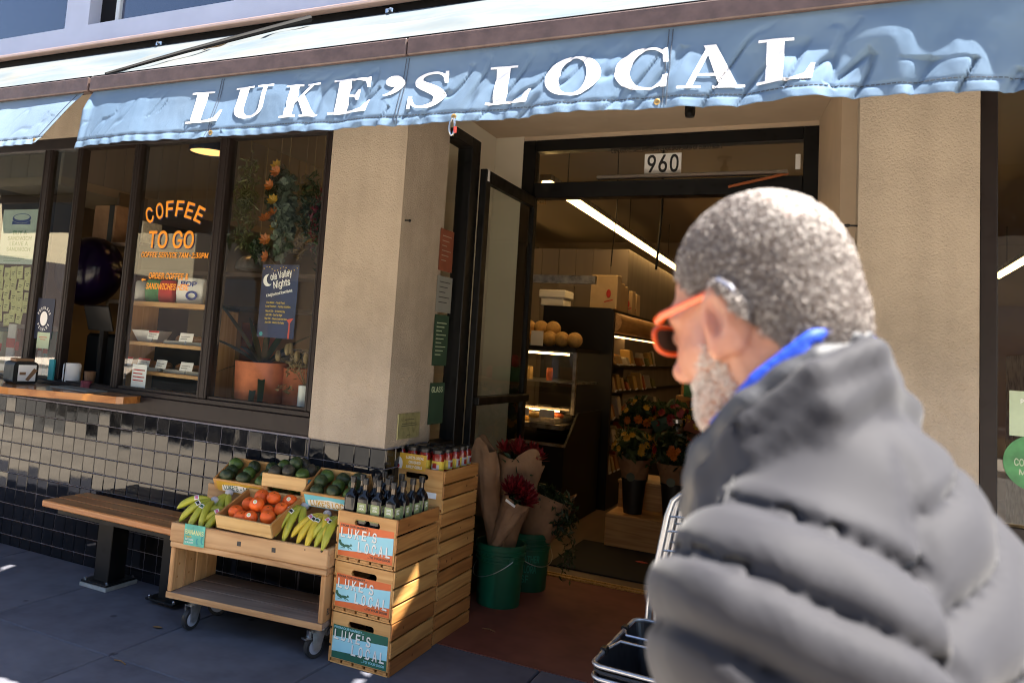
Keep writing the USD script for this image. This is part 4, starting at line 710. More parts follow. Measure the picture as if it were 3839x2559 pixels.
# hanging dried bunches
for k, (x, z0, z1, r, mt, lb, y) in enumerate(((-1.30, 2.05, 2.72, .085, 'leaf_olive', 'long olive green hanging bunch nearest the dark mullion', .25), (-1.17, 2.25, 2.66, .085, 'leaf_dark', 'dark brown green dried bunch hanging second from the left', .40), (-1.02, 2.02, 2.62, .06, 'straw', 'straw coloured wisps hanging behind the orange flower bunch', .48), (-.99, 1.98, 2.60, .075, 'leaf_grey', 'grey green round leaved bunch hanging with orange flowers', .26), (-.84, 2.10, 2.58, .075, 'leaf_dark', 'dark green bunch hanging right of the grey leaves', .32), (-.76, 2.03, 2.46, .05, 'bloom_magenta', 'dark red dried flower bunch hanging in the window', .30), (-.70, 1.93, 2.50, .07, 'leaf_dark', 'dark green bunch hanging nearest the pillar', .26), (-1.20, 1.98, 2.16, .06, 'leaf_dark', 'small dark spray hanging lowest under the brown bunch', .3))):
    q = thing('hanging_bunch', lb, 'dried flowers', (x, y, z1)); L = z1 - z0
    part(q, 'foliage', leaves(330, (0, 0, -L * .52), (r, r, L * .5), .055 if mt != 'leaf_grey' else .06, 20 + k, .8, 1.25 if mt == 'leaf_grey' else 3.4, .8), mt); part(q, 'twine', cyl((0, 0, -.03), (0, 0, max(.03, 2.95 - z1)), .002, 4), 'straw')
    if k in (3,):
        for j in range(9): part(q, 'orange_bloom', T(flower(.042, 8, .5), (-.055 + .035 * math.sin(j * 2.3), -.05 - .03 * (j % 2), -.02 - (j + .4 * math.sin(j * 5)) * L / 9), rx=70 + 15 * math.sin(j), rz=20 * math.sin(j * 3)), 'bloom_orange' if j % 3 else 'bloom_yellow')
t = thing('steel_bowl', 'upturned steel bowl on the dark shelf behind the window poster', 'bowl', (-1.62, .8, 1.98)); part(t, 'bowl', lathe([(.15, 0), (.14, .05), (.10, .09), (.03, .11)], 26), 'steel', 40)
t = thing('back_shelf', 'dark wooden shelf inside the coffee bar behind the hanging bunches', 'shelf')
for z in (1.97, 1.72): part(t, 'shelf', box(-3.2, -.6, .9, 1.2, z - .03, z), 'shop_boards')
part(t, 'upright', box(-3.2, -3.17, .9, 1.2, 1.0, 2.6), 'shop_boards'); part(t, 'upright', box(-.62, -.59, .9, 1.2, 1.0, 2.6), 'shop_boards')
for k, (x, y, z, w, h, mt, lb) in enumerate(((-3.0, .62, 2.14, .24, .30, 'kraft', 'tall cardboard box with a dark stripe on a high shelf'), (-2.68, .65, 2.14, .13, .18, 'goods_d', 'small white and red carton beside the tall cardboard box'), (-1.35, .95, 1.10, .20, .34, 'tray_grey', 'grey appliance behind the strap leaf plant'), (-1.62, .8, 1.10, .16, .5, 'terracotta', 'tall rust coloured cabinet inside behind the window'), (-.78, .75, 1.10, .16, .42, 'tray_grey', 'pale box behind the dried stems'))):
    q = thing('carton', lb, 'box', (x, y, z)); part(q, 'carton', box(-w / 2, w / 2, 0, .2, 0, h, .005), mt); part(q, 'stripe', box(-w * .1 + w * .3, w * .12 + w * .3, -.002, .001, 0, h), 'black_print')
solo('upper_shelf', [box(-3.2, -2.5, .55, .9, 2.11, 2.14)], 'shop_boards', 'dark shelf above the balloon carrying the cardboard boxes', 'shelf')
# poster on the glass
M('poster_navy', [.012, .022, .075], .5, var=.25, vs=4); M('poster_gold', [.60, .42, .06], .5); M('poster_red', [.55, .07, .03], .5)
q = thing('event_poster', 'navy street market poster with white title behind the window glass', 'poster', (-.951, .040, 1.515), ry=0)
part(q, 'paper', box(0, .265, 0, .0012, 0, .43), 'poster_navy')
def pt(s, x, z, h, w, mt, rot=0): part(q, 'lettering', frame3(text(s, h, w, .0005, True), (x, -.0012, z), (math.cos(rot), 0, math.sin(rot)), (-math.sin(rot), 0, math.cos(rot))), mt)
pt('ole Valley', .068, .335, .040, .155, 'white_print', .22); pt('Nights', .095, .288, .040, .12, 'white_print', .22); pt('A Neighborhood Street Market', .045, .236, .016, .19, 'white_print', .2)
part(q, 'moon', frame3(extrude(ell(0, 0, .034, .036).difference(ell(.018, .008, .028, .031)), .0005), (.048, -.0012, .335), (1, 0, 0), (0, 0, 1)), 'white_print')
for k, (s, w) in enumerate((('Live Music - Tasty Food', .13), ('Local Vendors - Family Activities', .18), ('March 13th - St Patricks Day', .14), ('April 10th - Cole Fair Night', .12), ('May 15th - Cinema Under the Stars', .16), ('June 12th - Music in the Valley', .14))): pt(s, .065 - w * .1, .200 - k * .022 - (.006 if k > 1 else 0), .011, w, 'poster_gold')
part(q, 'string_lights', [T(ico(.0035, 1), (.012 + .02 * k, -.001, .405 + .012 * math.sin(k * 1.1))) for k in range(13)], 'poster_gold')
part(q, 'drink_picture', [frame3(extrude(poly((0, .05), (.05, .06), (.028, .03), (.03, -.06), (.018, -.06), (.02, .03)), .0005), (.205, -.0012, .06), (1, 0, 0), (0, 0, 1))], 'poster_red')
part(q, 'round_logo', frame3(extrude(ell(0, 0, .012, .012), .0005), (.03, -.0012, .02), (1, 0, 0), (0, 0, 1)), 'sign_teal')
# leftmost panes
q = thing('sandwich_sign', 'pale sign offering sandwiches with a sandwich drawing behind the leftmost pane', 'sign', (-3.395, .05, 1.905)); part(q, 'paper', box(0, .385, 0, .002, 0, .40), 'pale_sign' if 'pale_sign' in LOOK else M('pale_sign', [.60, .72, .66], .6))
for s, z, w in (('BUY A', .215, .15), ('SANDWICH', .175, .26), ('LEAVE A', .135, .20), ('SANDWICH', .095, .26)): part(q, 'lettering', frame3(text(s, .028, w, .0005, True, True), (.21, -.0012, z), (1, 0, 0), (0, 0, 1)), 'sign_green' if 'sign_green' in LOOK else M('sign_green', [.06, .25, .10], .6))
part(q, 'sandwich_picture', [frame3(extrude(ell(0, 0, .10, .035).difference(ell(0, .008, .085, .022)), .0005), (.21, -.0012, .335), (1, 0, 0), (0, 0, 1)), frame3(extrude(B(-.10, -.035, .10, -.01).difference(ell(0, .0, .09, .028)), .0005), (.21, -.0012, .325), (1, 0, 0), (0, 0, 1))], 'bag_blue')
for k in range(3): part(q, 'print_line', box(.06, .33 - .04 * k, -.0012, -.0002, .055 - k * .016, .058 - k * .016), 'sign_green')
M('sticky', [.66, .68, .30], .7, var=.12, vs=20); M('sticky_blue', [.40, .55, .62], .7)
for k in range(34):
    i, j = k % 7, k // 7; x = -3.50 + i * .072 + rnd.uniform(-.012, .012); z = 1.84 - j * .082 + rnd.uniform(-.02, .02)
    if k == 0: sn = thing('sticky_note', 'handwritten sticky note in the cluster under the sandwich sign', 'sticky note', (x, .055 + .001 * k, z), 0, 'sticky notes under the sandwich sign'); part(sn, 'note', box(-.032, .032, 0, .001, -.045, .045), 'sticky'); part(sn, 'handwriting', box(-.018, .016, -.0012, -.0002, .0, .004), 'black_print'); part(sn, 'handwriting', box(-.018, .006, -.0012, -.0002, -.014, -.010), 'black_print')
    else: copy(sn, (x, .055 + .001 * k, z), ry=rnd.uniform(-9, 9))
bl = ['white_print', 'sign_teal', 'pale_green', 'white_print', 'orange_paper', 'grey_paper']
for k in range(8):
    q = thing('book', '%s book spine of the row inside the leftmost window' % ['thick cream', 'thin teal', 'pale green', 'broad white', 'thin orange', 'grey', 'second thick cream', 'last teal'][k], 'book', (-3.52 + k * .10, .07, 1.135)); w = [.085, .04, .05, .09, .035, .05, .08, .04][k]; h = .34 - .03 * (k % 3)
    part(q, 'spine', box(0, w, 0, .16, 0, h, .004), bl[k % 6]); part(q, 'band', box(-.001, w + .001, -.0015, .001, h * .5, h * .7), 'red_print' if k % 2 == 0 else 'red_print')
q = thing('pickle_sticker', 'dark round lettered sticker on the narrow pane', 'sticker', (-2.795, .024, 1.53)); part(q, 'sticker', frame3(extrude(B(-.085, -.13, .085, .13).buffer(.01), .0006), (0, .0008, 0), (1, 0, 0), (0, 0, 1)), 'navy_shade'); part(q, 'disc', frame3(extrude(ell(0, 0, .036, .05), .0006), (0, -.0004, 0), (1, 0, 0), (0, 0, 1)), 'white_print')
for s, sg_ in (('PECULIAR', 1), ('PICKLES', -1)):
    for i, ch in enumerate(s):
        a = math.pi / 2 - sg_ * ((i + .5) / len(s) - .5) * 2.5; a = a if sg_ > 0 else -math.pi / 2 + ((i + .5) / len(s) - .5) * 2.3; c, s_ = math.cos(a), math.sin(a); xd = (s_, 0, -c) if sg_ > 0 else (-s_, 0, c); yd = (c, 0, s_) if sg_ > 0 else (-c, 0, -s_)
        part(q, 'lettering', frame3(text(ch, .018, .012, .0006, True, True), (c * (.055 if sg_ > 0 else .07), -.0006, s_ * (.066 if sg_ > 0 else .084)), xd, yd), 'white_print')
q = thing('pane_notice', 'small cream notice under the round sticker on the narrow pane', 'notice', (-2.84, .024, 1.325)); part(q, 'paper', box(0, .125, 0, .0008, 0, .11), 'pale_green'); part(q, 'print_line', box(.02, .10, -.001, -.0002, .075, .079), 'red_print'); part(q, 'print_line', box(.035, .085, -.001, -.0002, .06, .064), 'red_print')
# ---------------------------------------------------------------- wheeled produce cart
M('caster_steel', [.42, .43, .44], .38, metal=.8, var=.15, vs=30); M('rubber', [.016, .016, .017], .55); M('wheel_hub', [.34, .36, .42], .45); M('screw', [.03, .03, .03], .5)
CART = thing('produce_cart', 'low wooden produce cart on casters with an open shelf and a banana tray', 'cart', (-.958, -.492, 0), 6.0)
W, D = .905, .39
def cp(name, a, mt, c=.004, **k): return part(CART, name, box(*a, c), mt, **k)
cp('bottom_board', (.0, W, .0, D / 3 - .002, .155, .182), 'cart_grey'); cp('bottom_board', (.0, W, D / 3, 2 * D / 3 - .002, .155, .182), 'cart_grey'); cp('bottom_board', (.0, W, 2 * D / 3, D, .155, .182), 'cart_grey')
cp('front_edge', (-.002, W + .002, -.004, .0, .153, .183), 'cart_x', .001)
for k in range(4):
    y = k * D / 4
    cp('side_board', (0, .026, y + (.001 if k else 0), y + D / 4 - .001, .184, .405), 'cart_z'); cp('side_board', (W - .026, W, y + (.001 if k else 0), y + D / 4 - .001, .184, .405), 'cart_z')
    for kk in range(2):
        if k < 2: part(CART, 'knot', T(lathe([(.006, 0), (.004, .0006)], 8), (.0262, y + .04 + .01 * kk, .25 + .065 * kk), ry=90), 'counter_wood')
cp('front_rail', (-.003, W + .003, -.006, .03, .407, .437), 'cart_x'); cp('end_rail', (W - .022, W + .003, .032, D, .407, .437), 'cart_y'); cp('end_rail', (-.003, .022, .032, D, .407, .437), 'cart_y'); cp('tray_floor', (.024, W - .024, .032, D - .01, .415, .437), 'cart_grey')
cp('tray_front', (-.006, W + .006, -.012, .010, .439, .532), 'cart_x'); cp('tray_end', (W - .016, W + .006, .012, .28, .439, .532), 'cart_y'); cp('tray_end', (-.006, .016, .012, .28, .439, .532), 'cart_y')
cp('riser', (-.006, W + .006, .281, .30, .439, .59), 'cart_x'); cp('riser', (-.006, W + .006, .281, .30, .592, .692), 'cart_x'); cp('upper_shelf', (-.004, W + .004, .302, D, .60, .625), 'cart_grey')
cp('upper_end', (W - .016, W + .006, .302, D, .439, .598), 'cart_y'); cp('upper_end', (-.006, .016, .302, D, .439, .598), 'cart_y')
for x in (.415, .615): part(CART, 'peg_hole', box(x - .011, x + .011, -.0135, -.011, .475, .497), 'screw')
part(CART, 'price_stamp', frame3(text('B2', .03, .025, .0005, True), (W + .0005, .04, .215), (0, 1, 0), (0, 0, 1)), 'screw')
def caster(x, y, rot, brake):
    c = part(CART, 'caster', [T(box(-.05, .05, -.04, .04, .143, .153, .002), (x, y, 0)), T(lathe([(.026, .125), (.03, .143)], 14), (x, y, 0))] + [T(m, (x, y, 0), rz=rot) for m in (extrude(sg.Polygon([(-.045, .125), (.028, .125), (.004, .045), (-.018, .035), (-.036, .045)]), .003).apply_transform(trimesh.transformations.rotation_matrix(math.pi / 2, [1, 0, 0])).apply_translation([0, -.021, 0]), extrude(sg.Polygon([(-.045, .125), (.028, .125), (.004, .045), (-.018, .035), (-.036, .045)]), .003).apply_transform(trimesh.transformations.rotation_matrix(math.pi / 2, [1, 0, 0])).apply_translation([0, .024, 0]), box(-.045, .028, -.024, .024, .122, .126))], 'caster_steel')
    wt = lathe([(.036, -.014), (.050, -.015), (.055, -.009), (.055, .009), (.050, .015), (.036, .014)], 28, False)
    wh = lathe([(.0, -.012), (.012, -.016), (.036, -.0125), (.036, .0125), (.012, .016), (.0, .012)], 24, False)
    for nm, m, mt in (('tyre', wt, 'rubber'), ('hub', wh, 'wheel_hub')): part(c, nm, T(T(m, rx=90), (x + -.018 * math.cos(math.radians(rot)), y - .018 * math.sin(math.radians(rot)), .055), rz=0) if not rot else T(T(T(m, rx=90), (-.018, 0, .055), rz=0), (0, 0, 0)).apply_transform(trimesh.transformations.rotation_matrix(math.radians(rot), [0, 0, 1])).apply_translation([x, y, 0]), mt, 40)
    if brake: part(c, 'brake_pedal', [T(m, (x, y, 0), rz=rot) for m in (box(-.085, -.04, -.018, .018, .095, .102, .003), box(-.06, -.03, -.014, .014, .100, .135, .004))], 'chrome')
caster(.13, .07, 78, False); caster(.85, .075, 62, True); caster(.13, .31, 20, False); caster(.8, .31, -20, False)
q = thing('banana_sign', 'small teal BANANAS price sign on the front of the cart tray', 'sign', (-.87, -.499, .435), 6.0)
part(q, 'card', box(0, .125, -.002, 0, 0, .105, .001), 'sign_mint' if 'sign_mint' in LOOK else M('sign_mint', [.10, .45, .35], .5, var=.25, vs=12))
part(q, 'lettering', frame3(text('BANANAS', .022, .112, .0005, True), (.006, -.0022, .056), (1, 0, 0), (0, 0, 1)), 'sticky'); part(q, 'lettering', frame3(text('organic', .009, .04, .0005, True), (.008, -.0022, .040), (1, 0, 0), (0, 0, 1)), 'poster_gold'); part(q, 'lettering', frame3(text('fair trade', .010, .05, .0005), (.008, -.0022, .026), (1, 0, 0), (0, 0, 1)), 'white_print'); part(q, 'lettering', frame3(text('by the pound', .009, .05, .0005), (.008, -.0022, .012), (1, 0, 0), (0, 0, 1)), 'white_print')
part(q, 'picture', frame3(extrude(so.unary_union([ell(.03, .02, .012, .02).difference(ell(.036, .022, .01, .018)), ell(.0, .01, .01, .016).difference(ell(.006, .012, .008, .014))]), .0005), (.085, -.0022, .015), (1, 0, 0), (0, 0, 1)), 'sign_teal')
# ---------------------------------------------------------------- bananas
def banmat(name, c1, c2): LOOK[name] = usdkit.material(stage, '/World/Looks/' + name, {'tc': ('texture_coordinate', {}), 'n': ('noise_texture', {'scale': 14, 'detail': 4}), 'r': ('rgb_ramp', {'ramp': [(.3, c1), (.7, c2)]}), 'p': ('principled_bsdf', {'roughness': .42})}, [('tc.object', 'n.vector'), ('n.fac', 'r.fac'), ('r.color', 'p.base_color')], surface='p.BSDF')
banmat('banana_green', [.36, .39, .035], [.54, .50, .06]); banmat('banana_yellow', [.62, .48, .04], [.72, .53, .055]); M('banana_tip', [.07, .05, .02], .8); M('wrap_white', [.55, .52, .55], .4, bump=.5, bs=60)
M('sticker_pink', [.6, .16, .30], .5); M('sticker_dark', [.02, .10, .06], .5)
def banana(d, L, bulge, seed):
    g = np.random.default_rng(seed); d = np.array(d, float); d /= np.linalg.norm(d); up = np.array(bulge, float); n = 12; P, R = [], []
    for i in range(n + 1):
        u = i / n; P.append(d * L * u + up * L * .17 * (4 * u * (1 - u)) * (1 if u > .1 else .8)); R.append(.0205 * np.interp(u, [0, .12, .22, .55, .85, .96, 1], [.42, .42, .80, 1.0, .88, .5, .25]))
    m = tube(P, R, 7); return m, P
def bunch(name, label, loc, dirs, mt, stick, L=.19):
    q = thing('banana_bunch', label, 'bananas', loc)
    for k, (d, b) in enumerate(dirs):
        m, P = banana(d, L * (1 + .06 * (k % 3 - 1)), b, k); bb = part(q, 'banana', m, mt if k % 3 != 2 else ('banana_green' if mt == 'banana_green' else 'banana_yellow'), 60); part(bb, 'tip', T(ico(.0065, 1), P[-1]), 'banana_tip')
        if k in stick:
            c = (P[5] + P[6]) / 2 + np.array(b) * .0; dd = np.array(P[7]) - P[5]; dd /= np.linalg.norm(dd); nn = np.array(CAM) - (np.array(loc) + c); nn -= dd * (nn @ dd); nn = np.array([.35, -.75, .55]); nn -= dd * (nn @ dd); nn /= np.linalg.norm(nn)
            xs_ = np.linspace(-.62, .62, 7); side = np.cross(dd, nn); Pg = np.array([[c + .0216 * (np.cos(a) * nn + np.sin(a) * side) + dd * t_ for t_ in (-.012, 0, .012)] for a in xs_]); part(bb, 'sticker', shell(Pg, -nn * .0006), 'white_print'); Pg = np.array([[c + .0219 * (np.cos(a) * nn + np.sin(a) * side) + dd * t_ for t_ in (-.007, .007)] for a in xs_[1:-1]]); part(bb, 'sticker_print', shell(Pg, -nn * .0004), ['sticker_pink', 'black_print', 'sticker_dark'][k % 3])
    part(q, 'stem', T(ico(.022, 2, (1.1, .9, .9)), (0, 0, .008)), 'wrap_white', True)
U = (0, -.25, 1)
bunch('b', 'green yellow banana bunch at the left tray corner, one banana over the edge', (-.862, -.30, .622), [((-.80, -.62, -.22), U), ((-.42, -.75, -.45), U), ((-.05, -.75, -.55), U), ((-.62, -.45, -.5), U), ((.25, -.72, -.5), U)], 'banana_green', (0, 1, 2), .205)
bunch('b', 'upright green banana bunch against the riser at the left', (-.83, -.225, .655), [((-.25, -.6, -.7), U), ((.1, -.6, -.75), U), ((.5, -.5, -.6), U), ((-.5, -.3, -.75), U)], 'banana_green', ())
bunch('b', 'green bananas half under the orange crate at the left', (-.735, -.30, .585), [((-.55, -.75, -.35), U), ((-.2, -.8, -.42), U), ((-.85, -.45, -.25), U)], 'banana_green', (0,))
bunch('b', 'green banana bunch right of the orange crate', (-.335, -.215, .660), [((-.42, -.80, -.50), U), ((-.18, -.85, -.55), U), ((.06, -.8, -.6), U), ((.38, -.6, -.5), U)], 'banana_green', (0, 1), .225)
bunch('b', 'yellow banana bunch in the right of the cart tray', (-.195, -.215, .640), [((-.45, -.78, -.45), U), ((-.18, -.82, -.5), U), ((.08, -.8, -.5), U), ((.35, -.55, -.3), U)], 'banana_yellow', (0, 1, 2), .225)
bunch('b', 'green banana bunch at the right tray end, against the stacked crates', (-.10, -.215, .640), [((-.38, -.80, -.45), U), ((-.15, -.85, -.52), U), ((.08, -.85, -.5), U)], 'banana_green', (0, 1), .22)
# ---------------------------------------------------------------- tray crates of fruit on the cart
def fruit_crate(name, label, loc, rz, rx, w, d, h, mx='crate_pale', my='crate_y'):
    q = thing(name, label, 'crate', loc, rz, rx=rx)
    part(q, 'front_board', box(0, w, 0, .012, 0, h, .0025), mx); part(q, 'back_board', box(0, w, d - .012, d, 0, h, .0025), mx); part(q, 'side_board', box(0, .012, .0125, d - .0125, 0, h, .0025), my); part(q, 'side_board', box(w - .012, w, .0125, d - .0125, 0, h, .0025), my); part(q, 'floor', box(.012, w - .012, .012, d - .012, .004, .012), mx); return q
def rot(loc, rz, rx, p):
    a, b = math.radians(rx), math.radians(rz); x, y, z = p; y, z = y * math.cos(a) - z * math.sin(a), y * math.sin(a) + z * math.cos(a); return np.array(loc) + [x * math.cos(b) - y * math.sin(b), x * math.sin(b) + y * math.cos(b), z]
OC = ((-.695, -.462, .540), 1.5, 21)
fruit_crate('orange_crate', 'shallow pale wooden crate of oranges tilted in the middle of the cart tray', OC[0], OC[1], OC[2], .345, .285, .074)
onames = ['front left', 'front middle, with a round sticker', 'front right', 'middle left', 'centre, with a sticker', 'middle right', 'back left, highest', 'back middle, highest of all', 'back right corner', 'lower front', 'lower right', 'lower left']
op = [(.072, .078, .056), (.178, .060, .054), (.268, .082, .056), (.095, .160, .058), (.170, .130, .086), (.290, .168, .056), (.125, .232, .066), (.215, .215, .084), (.292, .245, .058), (.125, .050, .048), (.225, .140, .048)]
for k, p in enumerate(op):
    q = thing('orange', 'bright orange in the tilted crate, %s' % onames[k], 'orange', rot(*OC, p)); part(q, 'fruit', ico(.0385 * rnd.uniform(.94, 1.07), 3, (1, rnd.uniform(.95, 1.02), rnd.uniform(.90, .97))), 'orange_peel', True)
    if k in (1, 4, 8): part(q, 'sticker', T(lathe([(.0, .001), (.010, .0006), (.011, 0)], 12), (.012, -.032, .020), rx=58, rz=18), 'white_print'); part(q, 'sticker_print', T(lathe([(.0, .0012), (.007, .001)], 10), (.0122, -.0324, .0203), rx=58, rz=18), 'sticky')
    else: part(q, 'button', T(ico(.004, 1, (1, 1, .4)), (.015, -.02, .029)), 'leaf_dark')
M('avocado', [.030, .048, .014], .42, var=.45, vs=10, bump=.5, bs=130, bd=.003); M('avocado_brown', [.040, .034, .022], .45, var=.4, vs=10, bump=.5, bs=130, bd=.003); M('avocado_green', [.055, .10, .016], .38, var=.3, vs=10, bump=.4, bs=130, bd=.003)
M('label_yellow', [.58, .33, .035], .5, var=.05); M('label_blue', [.17, .50, .58], .5, var=.05); M('label_deep', [.03, .25, .36], .5); M('label_orange', [.64, .13, .030], .5, var=.06, vs=5); M('label_sky', [.30, .60, .66], .5, var=.04); M('label_green', [.015, .095, .055], .5, var=.1); M('text_cream', [.78, .74, .66], .6); M('label_dark', [.02, .04, .03], .6)
def avo(crate, lb, p, mt, rz, sticker=False, s=1.0):
    q = thing('avocado', lb, 'avocado', p, rz, rx=rnd.uniform(-30, 30)); m = ico(.036 * s, 3); m.vertices[:, 0] *= 1.22 - .1 * (m.vertices[:, 0] > 0); m.vertices[:, 1:] *= (1 - .22 * np.clip(m.vertices[:, :1] / .036, -.2, 1)); m.vertices += (meshkit.noise(m.vertices * 60 + rz, 3)[:, None] - .5) * .003; part(q, 'fruit', m, mt, True)
    if sticker: part(q, 'sticker', T(lathe([(.0, .001), (.009, .0006), (.010, 0)], 12), (0, -.030, .018), rx=58), 'white_print')
def flat_label(parent, o, w, h, mt, txt, tw, th, tx, tz, xd=(1, 0, 0), yd=(0, 0, 1), off=.0012, tm='text_cream', band=None):
    lb_ = part(parent, 'label', frame3(extrude(sg.box(0, 0, w, h), .0006), o, xd, yd), mt); n = np.cross(xd, yd); n = n / np.linalg.norm(n)
    if band: part(lb_, 'band', frame3(extrude(sg.Polygon(band), .0005), np.array(o) + n * .0007, xd, yd), 'text_cream')
    part(lb_, 'lettering', frame3(text(txt, th, tw, .0005, True), np.array(o) + n * .0013 + np.array(xd) * tx + np.array(yd) * tz, xd, yd), tm)
places = [('left avocado crate with the yellow label', (-.945, -.200, .655), 3, 29, .345, .205, .082, 9), ('right avocado crate with the pale blue label', (-.338, -.215, .668), 5, 29, .30, .215, .088, 9)]
words = ['nearest its front left corner', 'front, second from left', 'front, third from left', 'front right', 'middle left', 'at its centre', 'middle right', 'at its back left', 'at its back right', 'in its back corner']
for ci, (lb, loc, rz, rx, w, d, h, n) in enumerate(places):
    q = fruit_crate('avocado_crate', 'tilted wooden crate of avocados, %s' % lb, loc, rz, rx, w, d, h, 'crate_x')
    if ci == 0: flat_label(q, (.022, -.001, .005), .30, .068, 'label_yellow', "LUKE'S - LOCAL", .225, .030, .045, .020, tm='label_green', band=[(.03, .008), (.28, .008), (.275, .045), (.15, .056), (.035, .045)])
    else: flat_label(q, (.012, -.001, .005), .275, .073, 'label_blue', "LUKE'S LOCAL", .235, .036, .03, .008, tm='label_yellow', band=[(.015, .004), (.265, .004), (.265, .040), (.14, .055), (.015, .040)])
    k = 0
    for j in range(3):
        for i in range(3):
            p = rot(loc, rz, rx, (.055 + i * (w - .11) / 2 + rnd.uniform(-.008, .008), .05 + j * (d - .10) / 2, .062 + rnd.uniform(0, .022))); avo(q, 'dark avocado in the %s, %s' % (lb.split(' with')[0], words[k]), p, ['avocado', 'avocado', 'avocado_green'][(i + j) % 3], rnd.uniform(0, 360), ci == 0 and k == 0 or ci == 0 and k == 4); k += 1
ML = (-.612, -.235, .640)
q = thing('avocado_crate', 'slatted crate heaped with avocados between the two tilted ones, blue label on its end', 'crate', ML, 4)
w, d, h = .272, .215, .165
for z in (.0, .092): part(q, 'front_slat', box(0, w, 0, .011, z + .002, z + .072, .0025), 'crate_pale'); part(q, 'back_slat', box(0, w, d - .011, d, z + .002, z + .072, .0025), 'crate_pale')
part(q, 'end_board', box(0, .012, .0115, d - .0115, 0, h, .0025), 'crate_y'); e_ = part(q, 'end_board', box(w - .012, w, .0115, d - .0115, 0, h, .0025), 'crate_y'); part(q, 'floor', box(.012, w - .012, .0115, d - .0115, .05, .06), 'crate_pale')
for x in (.013, w - .033): part(q, 'corner_post', box(x, x + .02, .0115, .03, .0, h - .002), 'crate_z')
flat_label(e_, (w + .0005, .018, .015), .18, .14, 'label_deep', "LUKE'S", .13, .045, .02, .05, (0, 1, 0), (0, 0, 1), tm='label_dark', band=[(.01, .02), (.17, .03), (.17, .11), (.01, .10)])
for k, p in enumerate([(.05, .045, .165), (.13, .05, .178), (.215, .05, .17), (.06, .12, .19), (.14, .11, .215), (.22, .12, .185), (.07, .18, .17), (.15, .175, .20), (.225, .175, .17)]): avo(q, 'avocado heaped in the slatted middle crate, %s' % words[k], rot(ML, 4, 0, p), ['avocado_brown', 'avocado_brown', 'avocado_green', 'avocado_green', 'avocado', 'avocado_brown', 'avocado', 'avocado_brown', 'avocado'][k], rnd.uniform(0, 360), k == 3)
for k, x in enumerate((.07, .16, .22)): avo(q, 'avocado seen through the gap between the slats, %s' % ('left', 'middle', 'right')[k], rot(ML, 4, 0, (x, .06, .098)), 'avocado_green', rnd.uniform(0, 360), s=.9)
